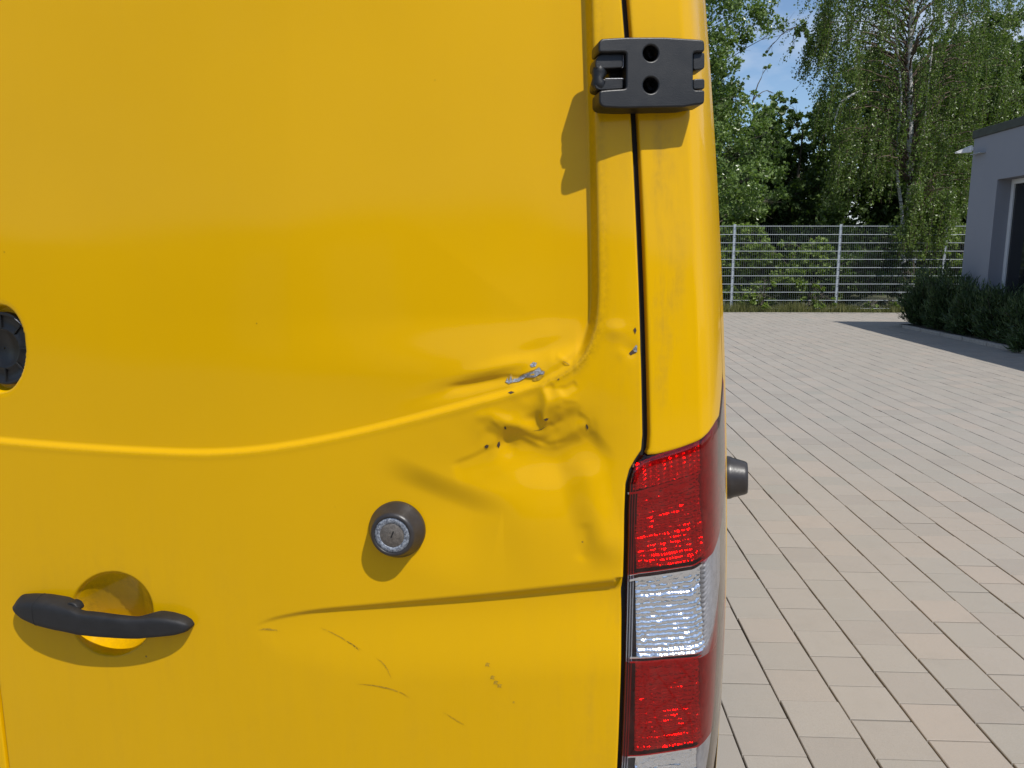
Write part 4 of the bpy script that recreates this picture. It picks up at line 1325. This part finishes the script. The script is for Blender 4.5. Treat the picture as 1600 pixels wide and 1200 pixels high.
st += px_strands(60, (1452, 1496), (295, 340), (0.7, 1.35), 19.75, .15)
bb = site(1424, 470, DB)
stems = [([(bb.x, bb.y, 0)] + [tuple(site(x, y, DB)) for x, y in ((1424, 400), (1423, 320), (1422, 240), (1422, 160), (1421, 90), (1424, 20), (1428, -60), (1432, -180))], 0.125),
         ([(bb.x - .35, bb.y, 0)] + [tuple(site(x, y, DB - .2)) for x, y in ((1412, 400), (1409, 330), (1402, 270), (1403, 215), (1408, 150), (1402, 80), (1396, 0))], 0.06),
         ([(bb.x + .1, bb.y + .2, 0)] + [tuple(site(x, y, DB - .3)) for x, y in ((1430, 370), (1434, 300), (1440, 245), (1446, 175), (1452, 120), (1460, 40))], 0.055),
         ([tuple(site(x, y, DB - .8)) for x, y in ((1345, 142), (1328, 150), (1314, 160), (1308, 176), (1304, 188))], 0.035),
         ([tuple(site(x, y, DB - .7)) for x, y in ((1436, 262), (1452, 252), (1462, 236), (1470, 208), (1478, 214), (1486, 236))], 0.026),
         ([tuple(site(x, y, DB - .8)) for x, y in ((1508, 26), (1516, 36), (1526, 48))], 0.03)]
birch('birch_tree', (bb.x, bb.y, 0), stems, st, 31, 'weeping birch with white stems and hanging strands behind the fence')

# darker trees filling the back
def dark_tree(px, D, top, width, seed, label, name='dark_tree'):
    r = np.random.default_rng(seed)
    c = []
    y = top
    while y < 470:
        f = min(1, (y - top) / 120 + 0.28)
        for _ in range(3):
            c.append((px + r.normal(0, width * .42 * f), y + r.uniform(-8, 8), width * .30 * f + 9))
        y += 24
    b = site(px, 470, D)
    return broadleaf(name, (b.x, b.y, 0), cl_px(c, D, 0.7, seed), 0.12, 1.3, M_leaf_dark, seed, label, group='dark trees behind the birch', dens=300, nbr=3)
for i, (px, D, top, w, lab) in enumerate([
        (1236, 30, 170, 40, 'narrow dark tree whose tip shows in the gap of sky'),
        (1290, 29, 172, 70, 'dark tree left behind the birch strands'),
        (1372, 30, 90, 100, 'dark tree directly behind the white birch stems'),
        (1462, 29.5, 70, 110, 'dark tree behind the right half of the birch'),
        (1560, 29, 40, 120, 'dark tree above the grey building'),
        (1660, 27, 0, 130, 'dark tree rising over the building roof'),
        (1160, 31, 210, 90, 'dark tree behind the light green leafy tree'),
        (1060, 30, 100, 120, 'dark tree hidden mostly by the van')]):
    dark_tree(px, D, top, w, 60 + i, lab)

# the edge of the wood behind: nobody could count it, one mass of leaves
rw = np.random.default_rng(77)
n = 90000
wx = rw.uniform(-6, 34, n); wz = rw.random(n) ** 1.1 * (4.6 + 1.6 * np.sin(wx * .9) + 1.0 * np.sin(wx * 2.3 + 1))
wy = 33.5 + 1.2 * np.sin(wx * 1.3) + rw.normal(0, .7, n)
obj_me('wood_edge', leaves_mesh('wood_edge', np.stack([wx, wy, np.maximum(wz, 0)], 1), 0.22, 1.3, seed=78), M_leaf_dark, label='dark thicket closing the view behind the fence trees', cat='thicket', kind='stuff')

# shrubs behind and in the fence
def shrub(name, lst, D, leaf, mat, seed, label, group, dens=900, cat='shrub'):
    b = site(lst[0][0], 487, D)
    return broadleaf(name, (b.x, b.y, 0), cl_px(lst, D, .25, seed), leaf, 1.25, mat, seed, label, cat=cat, group=group, dens=dens, trunk_r=0.03, nbr=5)
G1 = 'shrubs along the fence'
rs = np.random.default_rng(5)
def row_px(x0, x1, ytop, ybot, rad, n):
    return [(rs.uniform(x0, x1), rs.uniform(ytop, ybot), rad * rs.uniform(.7, 1.2)) for _ in range(n)]
shrub('bramble', row_px(1120, 1200, 360, 470, 16, 39), 20.5, 0.075, M_leaf_bush, 71, 'bramble behind the fence next to the van', G1, 1300)
shrub('bramble', row_px(1195, 1290, 380, 475, 16, 39), 20.5, 0.075, M_leaf_bush, 72, 'bramble behind the fence panel, left of the middle post', G1, 1300)
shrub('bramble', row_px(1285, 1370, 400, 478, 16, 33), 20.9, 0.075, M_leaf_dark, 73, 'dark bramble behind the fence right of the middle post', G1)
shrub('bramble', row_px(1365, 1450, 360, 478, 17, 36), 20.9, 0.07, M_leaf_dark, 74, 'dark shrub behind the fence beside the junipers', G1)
shrub('bramble', row_px(1440, 1530, 360, 478, 17, 36), 21.0, 0.07, M_leaf_bush, 75, 'shrub behind the fence left of the grey building', G1)
shrub('bramble', row_px(1000, 1120, 360, 478, 18, 33), 20.5, 0.075, M_leaf_bush, 76, 'bramble behind the fence hidden by the van', G1)
shrub('creeper', [(1185, 455, 10), (1172, 464, 11), (1200, 466, 10), (1186, 470, 12), (1208, 474, 9), (1168, 478, 9), (1192, 480, 10), (1196, 440, 8), (1204, 448, 7)], 19.85, 0.07, M_leaf_bush, 77, 'low creeper climbing through the left fence panel', G1, 800)
shrub('creeper', [(1270, 445, 8), (1278, 455, 8), (1262, 470, 10), (1276, 474, 9), (1290, 468, 9), (1286, 478, 8), (1304, 472, 9), (1316, 466, 8), (1312, 478, 8), (1284, 450, 6)], 19.85, 0.07, M_leaf_bush, 78, 'low creeper at the foot of the middle fence post', G1, 800)
shrub('creeper', [(1358, 476, 7), (1368, 480, 8), (1390, 479, 7), (1402, 476, 7)], 19.85, 0.065, M_leaf_bush, 79, 'low creeper between middle post and junipers', G1, 800)

# grass verge in front of the fence
rg = np.random.default_rng(9)
n = 30000
gx = rg.uniform(0.0, 11.5, n)
gy = FY - 0.38 + rg.random(n) * 0.9 + (gx - 4.62) * fslope
hgt = rg.uniform(0.03, 0.17, n) * (1 + 0.8 * np.sin(gx * 2.3) ** 2) * np.where(gx > 7.4, 0.7, 1.0)
az = rg.uniform(0, 2 * math.pi, n); tip = rg.normal(0, 0.045, (n, 2)); bw = 0.009
V = np.stack([np.stack([gx - bw * np.cos(az), gy - bw * np.sin(az), np.full(n, -0.04)], 1), np.stack([gx + bw * np.cos(az), gy + bw * np.sin(az), np.full(n, -0.04)], 1), np.stack([gx + tip[:, 0], gy + tip[:, 1], hgt], 1)], 1)
me = mesh_np('grass_verge', V.reshape(-1, 3), np.arange(n * 3).reshape(n, 3))
face_attr(me, 'tint', rg.random(n))
obj_me('grass_verge', me, M_grass, label='strip of dry grass at the foot of the fence', cat='grass', kind='stuff')

# --- grey building on the right
BX, BY, BH = 7.85, 15.37, 3.70
def render_mat():
    m, n, l, b = new_mat('grey_render')
    vec = objco(n, l)
    a = noise(n, l, 0.9, 5, 0.6, vec=vec); g = noise(n, l, 160, 4, 0.7, vec=vec)
    c = mixc(n, l, a.outputs['Fac'], (0.225, 0.235, 0.268), (0.26, 0.27, 0.305))
    l.new(c, b.inputs['Base Color']); b.inputs['Roughness'].default_value = 0.92
    bump(n, l, g.outputs['Fac'], 0.6, 0.003, b)
    return m
M_wall = render_mat()
bld = empty('grey_building', (BX, BY, 0), R(-1.5), label='flat-roofed grey rendered building with a tall glazed opening', cat='building')
FH = 0.15                                       # roof fascia
def wbox(name, x0, x1, y0, y1, z0, z1, mat, parent=bld, bev=0, **kw):
    return box_obj(name, ((x0 + x1) / 2, (y0 + y1) / 2, (z0 + z1) / 2), (x1 - x0, y1 - y0, z1 - z0), mat, parent, bev, **kw)
OY0, OY1, OZ = -0.95, -3.4, 2.74                # opening along the court wall
WT = 0.34
wbox('wall', 0, WT, OY0, 0, 0, BH - FH, M_wall)
wbox('wall', 0, WT, OY1, OY0, OZ, BH - FH, M_wall)
wbox('wall', 0, WT, -9.2, OY1, 0, BH - FH, M_wall)
wbox('wall', WT, 8.0, -0.34, -0.002, 0, BH - FH - .002, M_wall)
wbox('wall', WT, 8.0, -9.198, -8.86, 0, BH - FH - .002, M_wall)
wbox('wall', 7.66, 8.002, -8.86, -0.34, 0, BH - FH - .003, M_wall)
M_fascia = simple('roof_fascia', (0.055, 0.060, 0.050), 0.6, 0.2, 8, 0.2)
wbox('roof', -0.03, 8.05, -9.25, 0.03, BH - FH + .002, BH, M_fascia, bev=0.012)
M_frame = simple('white_frame', (0.62, 0.64, 0.66), 0.4)
fx = 0.24
wf = wbox('window', fx + .03, fx + .045, OY1 + .07, OY0 - .07, 0.10, OZ - .07, M_glass)
def sub(name, *a, mat=M_frame, bev=0.004):
    o = wbox(name, *a, mat, bld, bev); o.parent = wf; return o
sub('frame', fx, fx + .07, OY0 - .085, OY0 - .002, 0.02, OZ - .002)
sub('frame', fx, fx + .07, OY1 + .002, OY1 + .085, 0.02, OZ - .002)
sub('frame', fx + .001, fx + .069, OY1 + .085, OY0 - .085, OZ - .085, OZ - .003)
sub('frame', fx + .001, fx + .069, OY1 + .085, OY0 - .085, 0.02, 0.11)
sub('mullion', fx + .002, fx + .068, (OY0 + OY1) / 2 - .04, (OY0 + OY1) / 2 + .04, 0.11, OZ - .085)
wbox('floor', WT, 7.66, -8.86, -0.34, 0.0, 0.03, simple('inner_floor', (0.08, 0.075, 0.07), 0.7))
# lamp at the corner and the little bracket beside it
M_white = simple('white_enamel', (0.80, 0.80, 0.80), 0.4)
zl = 3.38
lampb = box_obj('wall_lamp', (-0.02, 0.06, zl), (0.06, 0.10, 0.07), M_white, bld, 0.008)
bm = bmesh.new()
vs = [bm.verts.new(p) for p in ((-0.27, 0.03, zl - .05), (-0.27, 0.13, zl - .05), (-0.01, 0.14, zl + .065), (-0.01, 0.02, zl + .065), (-0.26, 0.035, zl - .075), (-0.26, 0.125, zl - .075), (-0.01, 0.14, zl - .06), (-0.01, 0.02, zl - .06))]
for f in ((0, 1, 2, 3), (7, 6, 5, 4), (0, 4, 5, 1), (1, 5, 6, 2), (2, 6, 7, 3), (3, 7, 4, 0)): bm.faces.new([vs[i] for i in f])
hood = bm_obj('lamp_hood', bm, M_white, bld); hood.parent = lampb
box_obj('bracket', (-0.05, -0.28, zl - .12), (0.10, 0.36, 0.012), M_steel, bld, 0.003)

# --- planting bed with junipers along that wall
bedk = empty('bed_kerb', (7.1, 0, 0), kind='structure')
for k in range(14):
    y = 15.5 - k * 0.75
    box_obj('kerb_stone', (0.03 * math.sin(k * .3), y, -0.01), (0.10, 0.742, 0.14), M_kerb, bedk, 0.008)
me = mesh_np('bed_soil', [(7.12, 5, 0.05), (7.9, 5, 0.05), (7.9, 16.2, 0.05), (7.12, 16.2, 0.05)], [(0, 1, 2, 3)])
obj_me('bed_soil', me, simple('soil', (0.05, 0.038, 0.026), 0.95, 0, 20, 0.4), kind='structure')
def juniper(cx, cy, h, rad, seed, label):
    r = np.random.default_rng(seed)
    root = empty('juniper', (cx, cy, 0.04), label=label, cat='shrub', group='junipers in the bed by the grey wall')
    C, Dn, tw = [], [], []
    nb = 70
    for _ in range(nb):
        az = r.uniform(0, 2 * math.pi); el = r.uniform(0.15, 1.45)
        ln = (rad / max(0.2, math.cos(el))) if el < 0.9 else h / math.sin(el)
        ln = min(ln, math.hypot(rad * math.cos(el), h * math.sin(el))) * r.uniform(.65, 1.08)
        d = np.array([math.cos(az) * math.cos(el), math.sin(az) * math.cos(el), math.sin(el)])
        t = np.linspace(0, 1, 8)[:, None]
        p = d * ln * t; p[:, 2] += 0.12 * ln * t[:, 0] ** 2
        p += np.cumsum(r.normal(0, .012, (8, 3)), 0)
        tw.append((p, np.linspace(.009, .003, 8)))
        m = int(ln * 260)
        k = 0.25 + 0.75 * r.random(m)
        q = np.stack([np.interp(k, t[:, 0], p[:, a]) for a in range(3)], 1) + r.normal(0, 0.05, (m, 3))
        C.append(q); Dn.append(np.repeat(d[None], m, 0) + r.normal(0, .45, (m, 3)) + [0, 0, .35])
    C, Dn = np.concatenate(C), np.concatenate(Dn)
    Dn /= np.linalg.norm(Dn, axis=1)[:, None]
    a = np.cross(Dn, r.normal(0, 1, Dn.shape)); a /= np.linalg.norm(a, axis=1)[:, None]
    L = Dn * r.uniform(.05, .11, len(C))[:, None]; W = a * 0.010
    V = np.stack([C - W, C + W, C + L + W * .3, C + L - W * .3], 1)
    me = mesh_np('foliage', V.reshape(-1, 3), np.arange(len(C) * 4).reshape(-1, 4))
    face_attr(me, 'tint', r.random(len(C)))
    obj_me('foliage', me, M_leaf_jun, root)
    Vt, Ft = tube_np(tw, 5)
    obj_me('branches', mesh_np('branches', Vt, Ft, True), M_bark, root)
for i, (x, y, h, rad, lab) in enumerate([
        (7.55, 16.0, 0.95, 0.52, 'juniper at the far end of the bed with sunlit tips'),
        (7.55, 15.1, 0.98, 0.50, 'second juniper from the fence, in the wall shade'),
        (7.58, 14.2, 0.80, 0.50, 'juniper in front of the white window frame foot'),
        (7.58, 13.3, 0.78, 0.50, 'juniper below the glazed opening'),
        (7.56, 12.4, 0.72, 0.52, 'juniper at the right picture edge'),
        (7.56, 11.4, 0.75, 0.52, 'nearest juniper, beyond the right picture edge'),
        (7.3, 12.0, 0.30, 0.35, 'low spreading juniper at the kerb near the right edge')]):
    juniper(x, y, h, rad, 90 + i, lab)

# --- unseen hall added behind the photographer to shape the reflections in the door
hall = empty('added_hall', (-4.0, -15.0, 0), R(4), label='low hall added out of view, showing only as a faint reflection in the yellow door', cat='building')
M_hall = simple('added_hall_cladding', (0.20, 0.19, 0.17), 0.8, 0, 3, 0.15)
box_obj('wall', (0, -4.0, 1.9), (70, 8.0, 3.8), M_hall, hall)
box_obj('roof', (0, -4.0, 3.88), (70.5, 8.5, 0.14), M_fascia, hall, 0.02)
M_gate = simple('added_gate_paint', (0.62, 0.62, 0.60), 0.5, 0, 2, 0.08)  # pale gates, added for the door gloss to mirror
for gx in (-8.0, -2.2, 3.6, 9.4):
    g = box_obj('added_gate', (gx, 0.03, 1.5), (2.6, 0.05, 3.0), M_gate, hall, 0.006)
    for k in range(9):
        box_obj('added_slat', (gx, 0.068, 0.2 + k * 0.32), (2.56, 0.02, 0.29), M_gate, g, 0.006)
